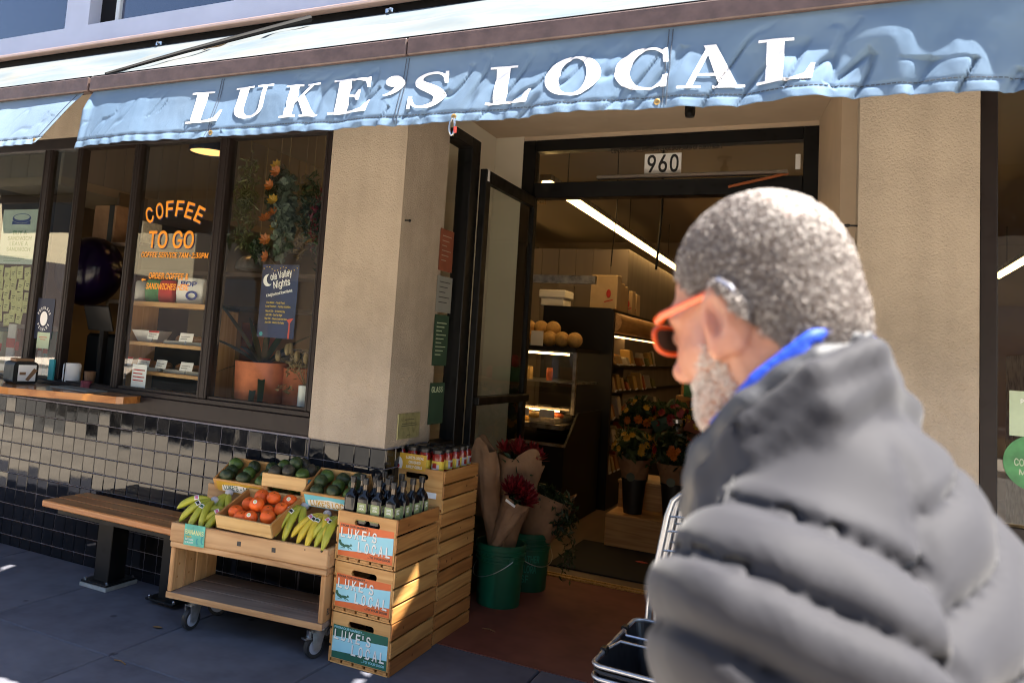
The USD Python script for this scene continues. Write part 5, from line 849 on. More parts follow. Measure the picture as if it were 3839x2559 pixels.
# ---------------------------------------------------------------- stacked slatted crates
FOX = so.unary_union([sa.rotate(ell(.0, .0, .030, .0085), 4), stroke([(-.028, .0), (-.045, .006), (-.055, .016), (-.058, .026)], [.010, .013, .011, .004]), poly((.022, .0), (.030, .012), (.034, .020), (.038, .014), (.048, .006), (.036, .0)), poly((.015, -.004), (.033, -.010), (.046, -.019), (.042, -.021), (.028, -.014), (.010, -.008)), poly((.012, -.006), (.020, -.022), (.016, -.023), (.004, -.007)), poly((-.018, -.003), (-.036, -.016), (-.048, -.018), (-.046, -.021), (-.034, -.019), (-.012, -.008)), poly((-.012, -.006), (-.018, -.020), (-.023, -.021), (-.020, -.007))])
def crate(name, label, loc, kind, w=.335, d=.455, h=.236, rz=0, dark=False):
    q = thing(name, label, 'crate', loc, rz)
    fp = sg.box(.010, .022, w - .010, h - .002); hd = sg.LineString([(w * .5 - .055, h - .046), (w * .5 + .055, h - .046)]).buffer(.0155)
    fb = part(q, 'end_board', frame3(extrude(fp.difference(hd), .016), (0, .016, 0), (1, 0, 0), (0, 0, 1)), 'crate_x'); part(q, 'end_board', frame3(extrude(fp.difference(hd), .016), (0, d, 0), (1, 0, 0), (0, 0, 1)), 'crate_x')
    n = 3; g = .010; sh = (h - .004 - g * (n - 1)) / n
    for sx in (0, 1):
        x0 = -.0005 if sx == 0 else w - .0095
        for k in range(n):
            j = rnd.uniform(-.0012, .0012); part(q, 'side_slat', box(x0 + j, x0 + .0098 + j, rnd.uniform(-.002, .002), d + rnd.uniform(-.003, .003), .002 + k * (sh + g), .002 + k * (sh + g) + sh, .0018), ['crate_y', 'crate_y2', 'crate_y3'][rnd.randrange(3)])
    for k in range(5): part(q, 'bottom_slat', box(.011 + k * (w - .022) / 5 + .006, .011 + (k + 1) * (w - .022) / 5 - .006, .001, d - .001, .008, .0195), 'crate_y')
    part(q, 'bottom_rail', box(.011, w - .011, .0, .012, .001, .0075), 'crate_x')
    part(q, 'nail_heads', [cyl((w + .0005, yy, .002 + k * (sh + g) + sh * zz), (w + .0016, yy, .002 + k * (sh + g) + sh * zz), .0022, 6) for k in range(n) for yy in (.009, d - .009) for zz in (.28, .72)], 'screw', kind='stuff')
    for k in range(rnd.randrange(1, 3)): part(q, 'knot', T(lathe([(.0075, 0), (.004, .0008)], 9), (w + .0004, rnd.uniform(.06, d - .06), .035 + rnd.randrange(3) * (sh + g)), ry=90), 'knot_brown')
    if kind:
        a, b, tm = {'orange': ('label_orange', 'label_sky', 'label_dark'), 'green': ('label_green', 'label_sky', 'label_sky')}[kind]
        lw, lh = .300, .152; ox, oz = .017, .026
        lb_ = part(q, 'label', frame3(extrude(sg.box(0, 0, lw, lh), .0006), (ox, -.0006, oz), (1, 0, 0), (0, 0, 1)), a)
        part(lb_, 'band', frame3(extrude(sg.Polygon([(0, .022), (lw, .044), (lw, .122), (0, .100)]) if kind == 'orange' else sg.Polygon([(0, .030), (lw, .046), (lw, .112), (0, .098)]), .0005), (ox, -.0013, oz), (1, 0, 0), (0, 0, 1)), b)
        def serifed(s, hh, ww, x, z):
            n_ = sum(.45 if c == "'" else 1 for c in s); cw = ww / n_; ms = []; xx = 0
            for c in s:
                q_ = .45 if c == "'" else 1; cm = text(c, hh, cw * q_ * (.34 if c == "'" else .60), .0006, True); ms.append(T(cm, (xx + cw * q_ * .18, 0, 0))); xx += cw * q_
                if c != "'": ms += [T(box(-.0045, .0045, 0, .0034, 0, .0006), (xx - cw * q_ + cw * q_ * .2, 0, 0))]
            m = trimesh.util.concatenate(ms); return frame3(m, (x, -.0024, z), (1, 0, 0), (0, 0, 1)), frame3(m, (x + .0014, -.0019, z - .0014), (1, 0, 0), (0, 0, 1))
        for s, hh, ww, x, z in (("LUKE'S", .043, .215, .020, .113), ('LOCAL', .045, .192, .120, .057)):
            m1, m2 = serifed(s, hh, ww, x, z); part(lb_, 'lettering', m1, 'text_cream'); part(lb_, 'lettering_shadow', m2, 'label_dark')
        part(lb_, 'lettering', frame3(text('FROM OUR MARKET...', .0095, .165, .0005, True), (.024, -.0019, .163), (1, 0, 0), (0, 0, 1)), tm); part(lb_, 'lettering', frame3(text('...TO YOUR DOOR', .0095, .125, .0005, True), (.182, -.0019, .038), (1, 0, 0), (0, 0, 1)), tm)
        if kind == 'orange': part(lb_, 'fox_emblem', frame3(extrude(sa.scale(FOX, .68, .68, origin=(0, 0)), .0005), (.064, -.0019, .074), (1, 0, 0), (0, 0, 1)), 'label_green')
    return q
M('knot_brown', [.16, .065, .02], .7); wood('crate_y2', [.70, .40, .135], [.50, .23, .06], 1, .5); wood('crate_y3', [.50, .22, .062], [.30, .11, .027], 1, .5)
FA = (-.048, -.335)
crate('slatted_crate', 'bottom crate of the front stack, green label with LUKE\'S LOCAL', (*FA, .0), 'green', rz=.6)
crate('slatted_crate', 'middle crate of the front stack, orange label and a running fox', (FA[0] - .003, FA[1], .238), 'orange', rz=-.3)
crate('slatted_crate', 'top crate of the front stack, orange label, holding the oil bottles', (FA[0] - .006, FA[1] - .004, .476), 'orange', rz=.5)
for k, lb in enumerate(('bottom crate of the rear stack beside the green bucket', 'second crate from the ground in the rear stack', 'third crate from the ground in the rear stack', 'top crate of the rear stack, holding the sauce jars')):
    crate('slatted_crate', lb, (-.062 + .004 * (k % 2), .155, .2215 * k), None, h=.220, d=.455, w=.335, rz=(-.5, .4, -.2, .3)[k])
solo('paper_tag', box(.15, .235, .1525, .1545, .735, .765), 'white_print', 'small printed paper tag on the rear stack just above the bottles', 'tag')
# ---------------------------------------------------------------- oil bottles and sauce jars
M('bottle_glass', [.006, .006, .008], .05, spec=.45); M('bottle_cap', [.012, .012, .014], .35); M('oil_label', [.25, .30, .13], .6); M('neck_amber', [.06, .030, .010], .12, coat=.4); M('cork', [.30, .2, .1], .8)
def bottle_mesh():
    prof = [(.030, 0), (.031, .004), (.031, .165), (.029, .178), (.022, .192), (.0135, .203), (.0125, .212), (.0125, .238)]; ms = []; n = 24; th = np.arange(n) * 2 * np.pi / n; V = []
    for r, z in prof:
        k = np.clip((.19 - z) / .02, 0, 1); sq = 1 / np.maximum(abs(np.cos(th)), abs(np.sin(th))); sq = np.minimum(sq, 1.25); rr = r * (1 * (1 - k) + sq * k); V.append(np.c_[rr * np.cos(th), rr * np.sin(th), np.full(n, z)])
    V = np.vstack(V); F = []
    for i in range(len(prof) - 1):
        for k in range(n): b = (k + 1) % n; F += [[i * n + k, i * n + b, (i + 1) * n + b], [i * n + k, (i + 1) * n + b, (i + 1) * n + k]]
    return trimesh.Trimesh(V, F, process=False)
bw = [('front row, at the left corner, turned so no label shows', 'plain'), ('front row, second from left, pale green label', ''), ('front row, third from left, pale green label', ''), ('front row, right corner, pale green label', ''), ('second row, left end', ''), ('second row, second from left', ''), ('second row, third from left', ''), ('second row, right end, label facing right', ''), ('third row, left end', ''), ('third row, middle', ''), ('third row, right end, label facing right', ''), ('back row, left', ''), ('back row, middle', ''), ('back row, right end, label facing right', '')]
bpos = [(-.012, -.285), (.062, -.288), (.135, -.284), (.215, -.283), (-.005, -.205), (.068, -.203), (.14, -.205), (.222, -.200), (.03, -.12), (.11, -.125), (.226, -.105), (.02, -.03), (.12, -.03), (.228, -.01)]
for k, ((x, y), (lb, pl_)) in enumerate(zip(bpos, bw)):
    q = thing('oil_bottle', 'dark square oil bottle, %s' % lb, 'bottle', (x, y, .606), rnd.uniform(-5, 5)); part(q, 'bottle', bottle_mesh(), 'bottle_glass', 35); part(q, 'neck', T(lathe([(.0128, .205), (.0128, .236)], 14, False), (0, 0, 0)), 'neck_amber', 40); part(q, 'cap', lathe([(.0148, .236), (.0155, .238), (.0155, .262), (.014, .265), (0, .265)], 16), 'bottle_cap', 35)
    if pl_ != 'plain':
        l_ = part(q, 'label', box(-.024, .024, -.0320, -.0314, .065, .150), 'oil_label'); part(q, 'label', box(.0314, .0320, -.024, .024, .065, .150), 'oil_label')
        for s, z in (("LUKE'S", .132), ('LOCAL', .118)): part(l_, 'lettering', frame3(text(s, .0095, .026, .0004, True, True), (0, -.0322, z), (1, 0, 0), (0, 0, 1)), 'white_print'); part(l_, 'lettering', frame3(text(s, .0095, .026, .0004, True, True), (.0322, 0, z), (0, 1, 0), (0, 0, 1)), 'white_print')
        part(l_, 'sun_mark', frame3(extrude(so.unary_union([sa.rotate(B(-.001, .008, .001, .014), a, origin=(0, 0)) for a in range(-80, 81, 20)]), .0004), (0, -.0322, .085), (1, 0, 0), (0, 0, 1)), 'white_print')
M('sauce', [.22, .010, .006], .1, coat=.7); M('jar_label', [.62, .47, .05], .55); M('jar_white', [.66, .66, .72], .55)
jp = [(-.02, .20), (.055, .205), (.13, .20), (.208, .205), (-.02, .29), (.06, .295), (.14, .29), (.215, .295), (.04, .38), (.13, .385), (.218, .385), (.05, .475), (.14, .475), (.220, .475), (.21, .56)]
jw = ['front row, left end behind the yellow card', 'front row, second from left', 'front row, third from left with a white label', 'front row, right end', 'second row, left end', 'second row, second from left', 'second row, third from left', 'second row, right end, red tomato on its label', 'third row, left', 'third row, middle', 'third row, right end with a red tomato on its label', 'fourth row, left', 'fourth row, middle', 'fourth row, right end', 'farthest, at the back right corner']
for k, (x, y) in enumerate(jp):
    q = thing('sauce_jar', 'red sauce jar, %s' % jw[k], 'jar', (x, y, .860 + .0), rnd.uniform(-15, 15)); part(q, 'jar', lathe([(.030, 0), (.034, .006), (.034, .085), (.029, .098), (.028, .105)], 18), 'sauce', 40); part(q, 'lid', lathe([(.0315, .104), (.0325, .106), (.0325, .122), (.030, .1245), (0, .1245)], 18), 'bottle_cap', 35)
    L0 = lathe([(.0345, .016), (.0345, .066)], 18, False); part(q, 'label', L0, 'jar_label')
    a0 = -math.pi / 2 if k in (1, 2, 3, 4, 5) else 0.0
    th = np.linspace(a0 - .75, a0 + .75, 9); Pg = np.array([[(.0350 * math.cos(a), .0350 * math.sin(a), z) for z in ((.018, .048) if a0 else (.022, .066))] for a in th]); part(q, 'label_panel', shell(Pg, (0, 0, .0001)), 'jar_white')
    th = np.linspace(a0 - .35, a0 + .35, 7); Pg = np.array([[(.0355 * math.cos(a), .0355 * math.sin(a), z) for z in (.030, .056)] for a in th]); part(q, 'tomato_picture', shell(Pg, (0, 0, .0001)), 'red_fruit')
q = thing('sauce_card', 'yellow card reading LUKE\'S LOCAL CRUSHED EARLY GIRLS propped before the jars', 'sign', (-.045, .1485, .868), 2, rx=-8)
M('card_yellow', [.62, .36, .03], .5, var=.06); part(q, 'card', box(0, .205, -.002, 0, 0, .082), 'card_yellow'); part(q, 'round_picture', frame3(extrude(ell(.03, .02, .038, .045).intersection(B(0, 0, 1, 1)), .0005), (0, -.0022, 0), (1, 0, 0), (0, 0, 1)), 'white_print'); part(q, 'tomato_picture', frame3(extrude(ell(.032, .012, .020, .014).intersection(B(0, 0, 1, 1)), .0005), (0, -.0028, 0), (1, 0, 0), (0, 0, 1)), 'red_fruit')
for s, z, w_ in (("LUKE'S LOCAL", .056, .105), ('CRUSHED', .032, .07), ('EARLY GIRLS', .008, .095)): part(q, 'lettering', frame3(text(s, .0135, w_, .0005, True, True), (.138, -.0022, z), (1, 0, 0), (0, 0, 1)), 'white_print')
# ---------------------------------------------------------------- green buckets and wrapped flowers
M('bucket_green', [.004, .085, .038], .42, var=.08, vs=8); M('chalk_green', [.03, .24, .15], .8); M('wire', [.45, .45, .42], .35, metal=.8)
def bucket(label, loc, rz):
    q = thing('plastic_bucket', label, 'bucket', loc, rz)
    part(q, 'pail', lathe([(.128, 0), (.131, .006), (.143, .262), (.152, .266), (.152, .274), (.145, .277), (.146, .296), (.154, .300), (.154, .308), (.147, .311), (.148, .330), (.154, .334), (.1555, .362), (.151, .367), (.146, .364), (.140, .30), (.126, .02), (.0, .015)], 40), 'bucket_green', 35)
    for s in (-1, 1): part(q, 'handle_lug', T(lathe([(.021, 0), (.021, .010), (.012, .014)], 14), (s * .150, 0, .285), ry=s * 90), 'bucket_green', 40)
    th = np.linspace(0, math.pi, 20); part(q, 'bail', tube([(.166 * math.cos(a), -.19 * math.sin(a) * .85, .285 - .145 * math.sin(a) * .8) for a in th], .0025, 6), 'wire'); return q
bucket('green plastic bucket nearest the crates, wire handle hanging down', (.282, 1.035, .003), -42)
b2 = bucket('green plastic bucket with GATHER FLORA SF written on it', (.305, 1.470, .003), 60)
for s, z, h, w_, x in (('GATHER', .190, .042, .125, .0), ('FLORA', .125, .045, .10, -.005), ('SF', .062, .045, .05, -.03)):
    m = text(s, h, w_, .0006, True, True); m = trimesh.Trimesh(*trimesh.remesh.subdivide_to_size(m.vertices, m.faces, .012), process=False); V = m.vertices; a = (V[:, 0] + x) / .14 + math.radians(-85 - 60 + 62 - 0) ; R = .1315 + .0455 * (V[:, 1] + z) + .0008 + V[:, 2]; m.vertices = np.c_[R * np.cos(a - math.radians(60 - 60)), R * np.sin(a), V[:, 1] + z]
    m.apply_transform(trimesh.transformations.rotation_matrix(math.radians(-60 + 20), [0, 0, 1])); part(b2, 'lettering', m, 'chalk_green')
def protea(r, seed):
    g = np.random.default_rng(seed); ms = []
    for k in range(26):
        a = k * 2.4; t_ = (k / 26) ** .6; d = np.array([math.cos(a) * t_, math.sin(a) * t_, 1.15 - .75 * t_]); d /= np.linalg.norm(d); ms.append(strap((0, 0, 0), d, r * g.uniform(.8, 1.15), r * .28, -.1, 5))
    return trimesh.util.concatenate(ms)
def aim(m, d, p):
    m = m.copy(); m.apply_transform(trimesh.geometry.align_vectors([0, 0, 1], np.array(d, float) / np.linalg.norm(d))); m.apply_translation(p); return m
def wrapped(label, base, d, h, r0, r1, seed, col=None, n=0, fr=.05, leaf='leaf_dark', nl=120, tag=False):
    q = thing('wrapped_flowers', label, 'bouquet', base); d = np.array(d, float); d /= np.linalg.norm(d)
    part(q, 'paper', aim(cone_wrap(h, r0, r1, seed), d, (0, 0, 0)), 'kraft', True)
    if nl: part(q, 'foliage', aim(leaves(nl, (0, 0, h * .95), (r1 * .8, r1 * .8, h * .16), .09, seed + 9, 1.5, 3.2), d, (0, 0, 0)), leaf)
    g = np.random.default_rng(seed)
    for k in range(n):
        a = k * 2.4; t_ = math.sqrt((k + .3) / max(1, n)); p = d * (h + .06 - .05 * t_ + (.0)) + np.cross(d, [0, 1, 0]) * math.cos(a) * r1 * .85 * t_ + np.array([0, 1, 0]) * math.sin(a) * r1 * .7 * t_; part(q, 'bloom', aim(protea(.075, seed + k), d + .5 * t_ * (np.cross(d, [0, 1, 0]) * math.cos(a) + np.array([0, 1, 0]) * math.sin(a)), p), col, True)
    if tag: part(q, 'price_tag', aim(box(-.035, .035, -.0012, .0, -.008, .008), d, d * h * .92 + np.array([.0, -r1 * .86, 0])), 'white_print')
    return q
wrapped('tall kraft paper roll standing highest at the left in the nearer bucket', (.285, .985, .30), (-.19, -.10, .98), .62, .05, .085, 3, None, 0, nl=0)
wrapped('wide kraft paper wrap of dark red flowers behind the tall roll', (.26, 1.09, .28), (.16, .02, .98), .60, .07, .15, 8, 'bloom_red', 7, nl=60)
wrapped('small kraft wrap of red flowers leaning out of the nearer bucket', (.285, .925, .37), (.40, -.16, .88), .34, .03, .085, 5, 'bloom_red', 13, nl=20, tag=True)
wrapped('kraft wrap with trailing greenery in the lettered bucket', (.335, 1.47, .26), (.28, .0, .95), .38, .09, .17, 12, None, 0, nl=120)
solo('trailing_greenery', [leaves(260, (.55, 1.42, .50), (.10, .09, .16), .05, 77, 1, 3, .8), leaves(70, (.60, 1.40, .24), (.06, .05, .16), .04, 78, 1, 3, 1)], 'leaf_dark', 'dark trailing greenery hanging over the lettered bucket', 'greenery')
# ---------------------------------------------------------------- nested shopping trolleys and hand baskets
M('trolley_steel', [.46, .47, .50], .30, metal=.85, bump=.15, bs=300, bd=.001, rvar=.1); M('handle_black', [.01, .01, .011], .45)
def trolley(label, y):
    t = thing('shopping_trolley', label, 'trolley', (1.50, y, 0))
    for s in (0, 1):
        X = .0 if s == 0 else .50; o = -1 if s == 0 else 1
        part(t, 'side_tube', tube([(X + o * .085, -.02, .12), (X + o * .075, -.015, .55), (X + o * .02, .0, .90), (X - o * .0, .005, .965), (X - o * .03, .005, .995), (X - o * .07, .006, 1.0)], .0135, 10), 'trolley_steel', 50)
        part(t, 'wheel', T(lathe([(.0, -.014), (.05, -.014), (.05, .014), (0, .014)], 16), (X + o * .085, .0, .053), ry=90), 'rubber', 40); part(t, 'wheel', T(lathe([(.0, -.014), (.05, -.014), (.05, .014), (0, .014)], 16), (X + o * .085, .42, .053), ry=90), 'rubber', 40)
        part(t, 'lower_rail', tube([(X + o * .085, -.02, .125), (X + o * .085, .42, .11)], .011, 8), 'trolley_steel')
    part(t, 'handle', tube([(.075, .006, 1.0), (.425, .006, 1.0)], .0165, 12), 'handle_black', 50)
    for z in (.52, .60, .68, .76, .84, .90): part(t, 'basket_rung', tube([(-.03, .0, z), (.04, .03, z), (.46, .03, z), (.53, 0, z)], .0045, 6), 'trolley_steel')
    for x in np.linspace(.05, .45, 8): part(t, 'basket_wire', tube([(x, .032, .50), (x, .032, .92)], .003, 5), 'trolley_steel')
    return t
t0 = trolley('nearest of the nested grey shopping trolleys, black handle beside the man', -.215); ords = ['second', 'third', 'fourth', 'fifth', 'sixth', 'last']
for k in range(6): copy(t0, (1.50 + .004 * k, -.215 + .185 * (k + 1), 0), 0, '%s of the nested grey shopping trolleys, counting from the street' % ords[k])
M('basket_black', [.008, .008, .010], .4, rvar=.1)
def basket(label, z, top=False):
    t = thing('hand_basket', label, 'basket', (1.37, -.92, z), -2); w, d, h = .42, .60, .21; x = np.array([0, w]); 
    ring = lambda i, zz: [(i, i, zz), (w - i, i, zz), (w - i, d - i, zz), (i, d - i, zz)]
    def rr(i, zz, n=5):
        P = []; 
        for (cx, cy), a0 in (((i + .04, i + .04), 180), ((w - i - .04, i + .04), 270), ((w - i - .04, d - i - .04), 0), ((i + .04, d - i - .04), 90)):
            for k in range(n + 1): a = math.radians(a0 + 90 * k / n); P.append((cx + .04 * math.cos(a), cy + .04 * math.sin(a), zz))
        return P
    part(t, 'rim', tube(rr(.0, h), .008, 8, closed=True), 'trolley_steel', 50); part(t, 'rim_band', tube(rr(.004, h - .020), .0065, 6, closed=True), 'basket_black')
    A, C = np.array(rr(.008, h - .005)), np.array(rr(.045, 0)); P = np.stack([np.vstack([A, A[:1]]), np.vstack([C, C[:1]])], 1); part(t, 'wall', grid(P), 'basket_black'); part(t, 'floor', extrude(sg.Polygon([p[:2] for p in rr(.045, 0)]), .003), 'basket_black')
    if top:
        for yy in (.16, .44): part(t, 'handle_clip', [box(-.012, .012, yy - .02, yy + .02, h - .012, h + .014, .004)], 'black_metal'); part(t, 'handle', tube([(.0, yy, h), (.03, yy + (.10 if yy < .3 else -.10), h + .01), (w - .03, yy + (.10 if yy < .3 else -.10), h + .01), (w, yy, h)], .005, 6), 'trolley_steel')
    return t
for k in range(5): basket(['lowest', 'second lowest', 'middle', 'second highest', 'top'][k] + ' black hand basket of the stack by the trolleys', .12 + .042 * k, k == 4)
t = thing('basket_dolly', 'low dark stand on small wheels under the black hand baskets', 'stand', (1.37, -.92, 0), -2); part(t, 'deck', box(.04, .38, .04, .56, .075, .118, .006), 'black_metal')
for x in (.08, .34):
    for y in (.1, .5): part(t, 'wheel', T(lathe([(.0, -.012), (.036, -.012), (.036, .012), (0, .012)], 14), (x, y, .037), ry=90), 'rubber')
# ---------------------------------------------------------------- across the street (seen in the glass and the tiles)
M('tan_facade', [.30, .235, .165], .85, var=.1, vs=.8, det=6); M('cream_facade', [.66, .56, .36], .8, var=.05, vs=.7, stretch=(1, 1, 8)); M('dark_roof', [.06, .05, .05], .8); M('bark', [.09, .065, .045], .9, var=.3, vs=10, bump=.6, bs=30, bd=.02)
t = thing('facing_building', 'tan two storey building across the street, seen mirrored in the shop glass', 'building'); part(t, 'wall', box(-17.5, 22, -27, -17, 0, 9.5), 'tan_facade'); part(t, 'cornice', box(-17.8, 22.3, -17, -16.6, 9.2, 9.7), 'dark_roof')
for k in range(9):
    x = -16 + k * 4.1
    part(t, 'shop_opening', box(x, x + 3, -17.02, -16.95, .4, 3.2), 'upper_glass'); part(t, 'window', box(x + .2, x + 1.2, -17.02, -16.95, 5, 7.2), 'upper_glass'); part(t, 'window', box(x + 1.8, x + 2.8, -17.02, -16.95, 5, 7.2), 'upper_glass')
t = thing('cream_building', 'cream clad building beyond the side street, sunlit, mirrored in the leftmost pane', 'building'); part(t, 'wall', box(-48, -26, -40, -8, 0, 6.3), 'cream_facade'); part(t, 'parapet', box(-48, -25.9, -26, -17, 6.3, 7.4), 'cream_facade'); part(t, 'lower_block', box(-25.98, -24.5, -36, -10, 0, 3.6), 'dark_roof'); part(t, 'chimney', box(-27, -26.4, -14.6, -14, 6.3, 7.6), 'cream_facade')
def tree(x, y, h, seed, label):
    t = thing('street_tree', label, 'tree', (x, y, 0)); g = np.random.default_rng(seed)
    part(t, 'trunk', tube([(0, 0, -.1), (.04, .02, h * .25), (-.02, .05, h * .5), (.05, 0, h * .75)], [.13, .11, .09, .04], 10), 'bark', 40)
    for k in range(6): a = k * 1.05; part(t, 'limb', tube([(0, 0, h * .42 + .12 * k), (.5 * math.cos(a), .5 * math.sin(a), h * .6 + .1 * k), (1.0 * math.cos(a), 1.0 * math.sin(a), h * .75 + .06 * k)], [.05, .03, .012], 7), 'bark', 40)
    ms = []
    for k in range(16): d = g.normal(size=3); d /= np.linalg.norm(d); ms.append(leaves(130, d * [1.2, 1.2, .8] * g.uniform(.5, 1) + [0, 0, h * .78], (.42, .42, .34), .16, seed * 50 + k))
    part(t, 'crown', ms, 'leaf_mid')
tree(5.4, -5.4, 4.6, 3, 'leafy street tree at the kerb right of the doorway, mirrored in the right window'); tree(-5.2, -5.4, 4.4, 4, 'leafy street tree at the kerb left of the coffee window, mirrored in the dark tiles')

M('car_paint', [.02, .024, .032], .25, coat=.8); M('car_glass', [.012, .014, .016], .04, spec=.8)
t = thing('parked_car', 'dark parked car at the kerb, mirrored in the tiles', 'car', (-8.4, -6.55, -.12))
bp = sg.Polygon([(0, .30), (.05, .62), (.95, .80), (1.35, .86), (3.6, .86), (4.25, .80), (4.4, .60), (4.42, .30), (3.95, .28), (3.85, .48), (3.6, .60), (3.3, .55), (3.12, .28), (1.3, .28), (1.15, .52), (.9, .60), (.62, .5), (.5, .28)]).buffer(-.02).buffer(.02)
part(t, 'body', frame3(extrude(bp, 1.74), (0, 1.74, 0), (1, 0, 0), (0, 0, 1)), 'car_paint', 30); cb = sg.Polygon([(1.15, .86), (1.75, 1.36), (2.1, 1.43), (3.0, 1.42), (3.45, 1.25), (3.85, .86)]).buffer(.02)
part(t, 'cabin', frame3(extrude(cb, 1.5), (0, 1.62, 0), (1, 0, 0), (0, 0, 1)), 'car_glass', 30); part(t, 'roof', frame3(extrude(sg.Polygon([(1.72, 1.37), (2.1, 1.455), (3.0, 1.445), (3.42, 1.28), (3.40, 1.25), (3.0, 1.40), (2.1, 1.41), (1.76, 1.35)]), 1.52), (0, 1.63, 0), (1, 0, 0), (0, 0, 1)), 'car_paint')
for x in (.9, 3.55):
    for y in (.10, 1.64):
        w_ = part(t, 'wheel', T(lathe([(.0, -.10), (.31, -.10), (.325, -.06), (.325, .06), (.31, .10), (0, .10)], 28), (x, y, .325), rx=90), 'rubber', 40); part(w_, 'rim', T(lathe([(.0, -.108), (.19, -.104), (.2, .104), (0, .108)], 20), (x, y, .325), rx=90), 'chrome', 40)
part(t, 'headlight', box(4.34, 4.40, .15, .45, .58, .70, .02), 'vase_white'); part(t, 'headlight', box(4.34, 4.40, 1.29, 1.59, .58, .70, .02), 'vase_white')
# small litter
M('dry_leaf', [.20, .11, .04], .8)
for k, (x, y, lb) in enumerate(((-.79, -.93, 'thin dry twig lying beside the crossing pavement joints'), (-1.0, -.52, 'brown dry leaf on the pavement left of the cart'), (.42, .55, 'pale scrap of straw on the red entry floor'))): solo('litter', tube([(x - .035, y, .006), (x, y + .006, .008), (x + .04, y - .004, .005)], .003, 5) if k != 1 else T(strap((0, 0, 0), (1, .3, .1), .05, .025, .1, 5), (x, y, .006)), 'dry_leaf', lb, 'litter')
# ---------------------------------------------------------------- the passing man (right foreground, seen from behind his left side)
def smn(a, b, k): h = np.clip(.5 + .5 * (b - a) / k, 0, 1); return b * (1 - h) + a * h - k * h * (1 - h)
def d_ell(p, c, r): q = (p - np.array(c)) / np.array(r); k0 = np.linalg.norm(q, axis=-1); k1 = np.linalg.norm(q / np.array(r), axis=-1); return k0 * (k0 - 1) / np.maximum(k1, 1e-6)
def d_cap(p, a, b, ra, rb):
    a, b = np.array(a, float), np.array(b, float); t_ = np.clip(((p - a) @ (b - a)) / ((b - a) @ (b - a)), 0, 1); return np.linalg.norm(p - a - t_[..., None] * (b - a), axis=-1) - (ra + (rb - ra) * t_), t_
def nets(fn, lo, hi, h):
    """closed surface of fn = 0 by naive surface nets"""
    lo, hi = np.array(lo, float), np.array(hi, float); n = np.ceil((hi - lo) / h).astype(int) + 1
    ax = [lo[i] + h * np.arange(n[i]) for i in range(3)]; P = np.stack(np.meshgrid(*ax, indexing='ij'), -1); F = np.empty(n)
    for i in range(0, n[0], 24): F[i:i + 24] = fn(P[i:i + 24])
    F[0], F[-1], F[:, 0], F[:, -1], F[:, :, 0], F[:, :, -1] = (1,) * 6
    S_ = F < 0; c = n - 1; acc = np.zeros((*c, 3)); cnt = np.zeros(c)
    cor = lambda A, d: A[d[0]:d[0] + c[0], d[1]:d[1] + c[1], d[2]:d[2] + c[2]]
    for axis in range(3):
        for o1 in (0, 1):
            for o2 in (0, 1):
                d0 = [0, 0, 0]; oth = [i for i in range(3) if i != axis]; d0[oth[0]], d0[oth[1]] = o1, o2; d1 = list(d0); d1[axis] = 1
                f0, f1 = cor(F, d0), cor(F, d1); m = (f0 < 0) != (f1 < 0); t_ = np.where(m, f0 / np.where(m, f0 - f1, 1), 0); v = np.zeros((*c, 3)); v += d0; v[..., axis] += t_; acc += v * m[..., None]; cnt += m
    act = cnt > 0; idx = -np.ones(c, int); idx[act] = np.arange(act.sum()); V = (np.argwhere(act) + acc[act] / cnt[act][:, None]) * h + lo; faces = []
    for axis in range(3):
        b_, c_ = [(1, 2), (2, 0), (0, 1)][axis]; sl0 = [slice(None)] * 3; sl1 = [slice(None)] * 3; sl0[axis] = slice(0, -1); sl1[axis] = slice(1, None)
        ch = S_[tuple(sl0)] != S_[tuple(sl1)]; E_ = np.argwhere(ch); E_ = E_[(E_[:, b_] > 0) & (E_[:, c_] > 0) & (E_[:, b_] < c[b_]) & (E_[:, c_] < c[c_])]
        q = []
        for db, dc in ((0, 0), (-1, 0), (-1, -1), (0, -1)): e = E_.copy(); e[:, b_] += db; e[:, c_] += dc; q.append(idx[e[:, 0], e[:, 1], e[:, 2]])
        q = np.stack(q, 1); inside = S_[E_[:, 0], E_[:, 1], E_[:, 2]]; q[~inside] = q[~inside][:, ::-1]; faces.append(q)
    Q = np.vstack(faces); Q = Q[(Q >= 0).all(1)]
    return trimesh.Trimesh(V, np.vstack([Q[:, [0, 1, 2]], Q[:, [0, 2, 3]]]), process=False)
MF = np.array([-0.8432, 0.5376, 0]); MF /= np.linalg.norm(MF); MLf = np.array([-MF[1], MF[0], 0]); MU = np.array([0, 0, 1.])
PITCH = math.radians(18)
def pitch(p):
    p = np.asarray(p, float); f, l, u = p[..., 0], p[..., 1], p[..., 2]; return np.stack([f * math.cos(PITCH) + u * math.sin(PITCH), l, u * math.cos(PITCH) - f * math.sin(PITCH)], -1)
def unpitch(p): f, l, u = p[..., 0], p[..., 1], p[..., 2]; return np.stack([f * math.cos(PITCH) - u * math.sin(PITCH), l, u * math.cos(PITCH) + f * math.sin(PITCH)], -1)
MO = np.array([2.0279, -2.8569, 1.5918])
def W(p): p = np.asarray(p, float); return MO + p[..., :1] * MF + p[..., 1:2] * MLf + p[..., 2:3] * MU
def world(m): m = m.copy(); m.vertices = W(m.vertices); return m
M('skin', [.42, .19, .118], .45, var=.10, vs=22, sss=.25, bump=.12, bs=260, bd=.0012); M('hair_base', [.19, .13, .10], .75, var=.35, vs=60, det=4)
M('hair_dark', [.12, .090, .074], .5); M('hair_grey', [.26, .23, .21], .45); M('hair_white', [.72, .66, .60], .4)
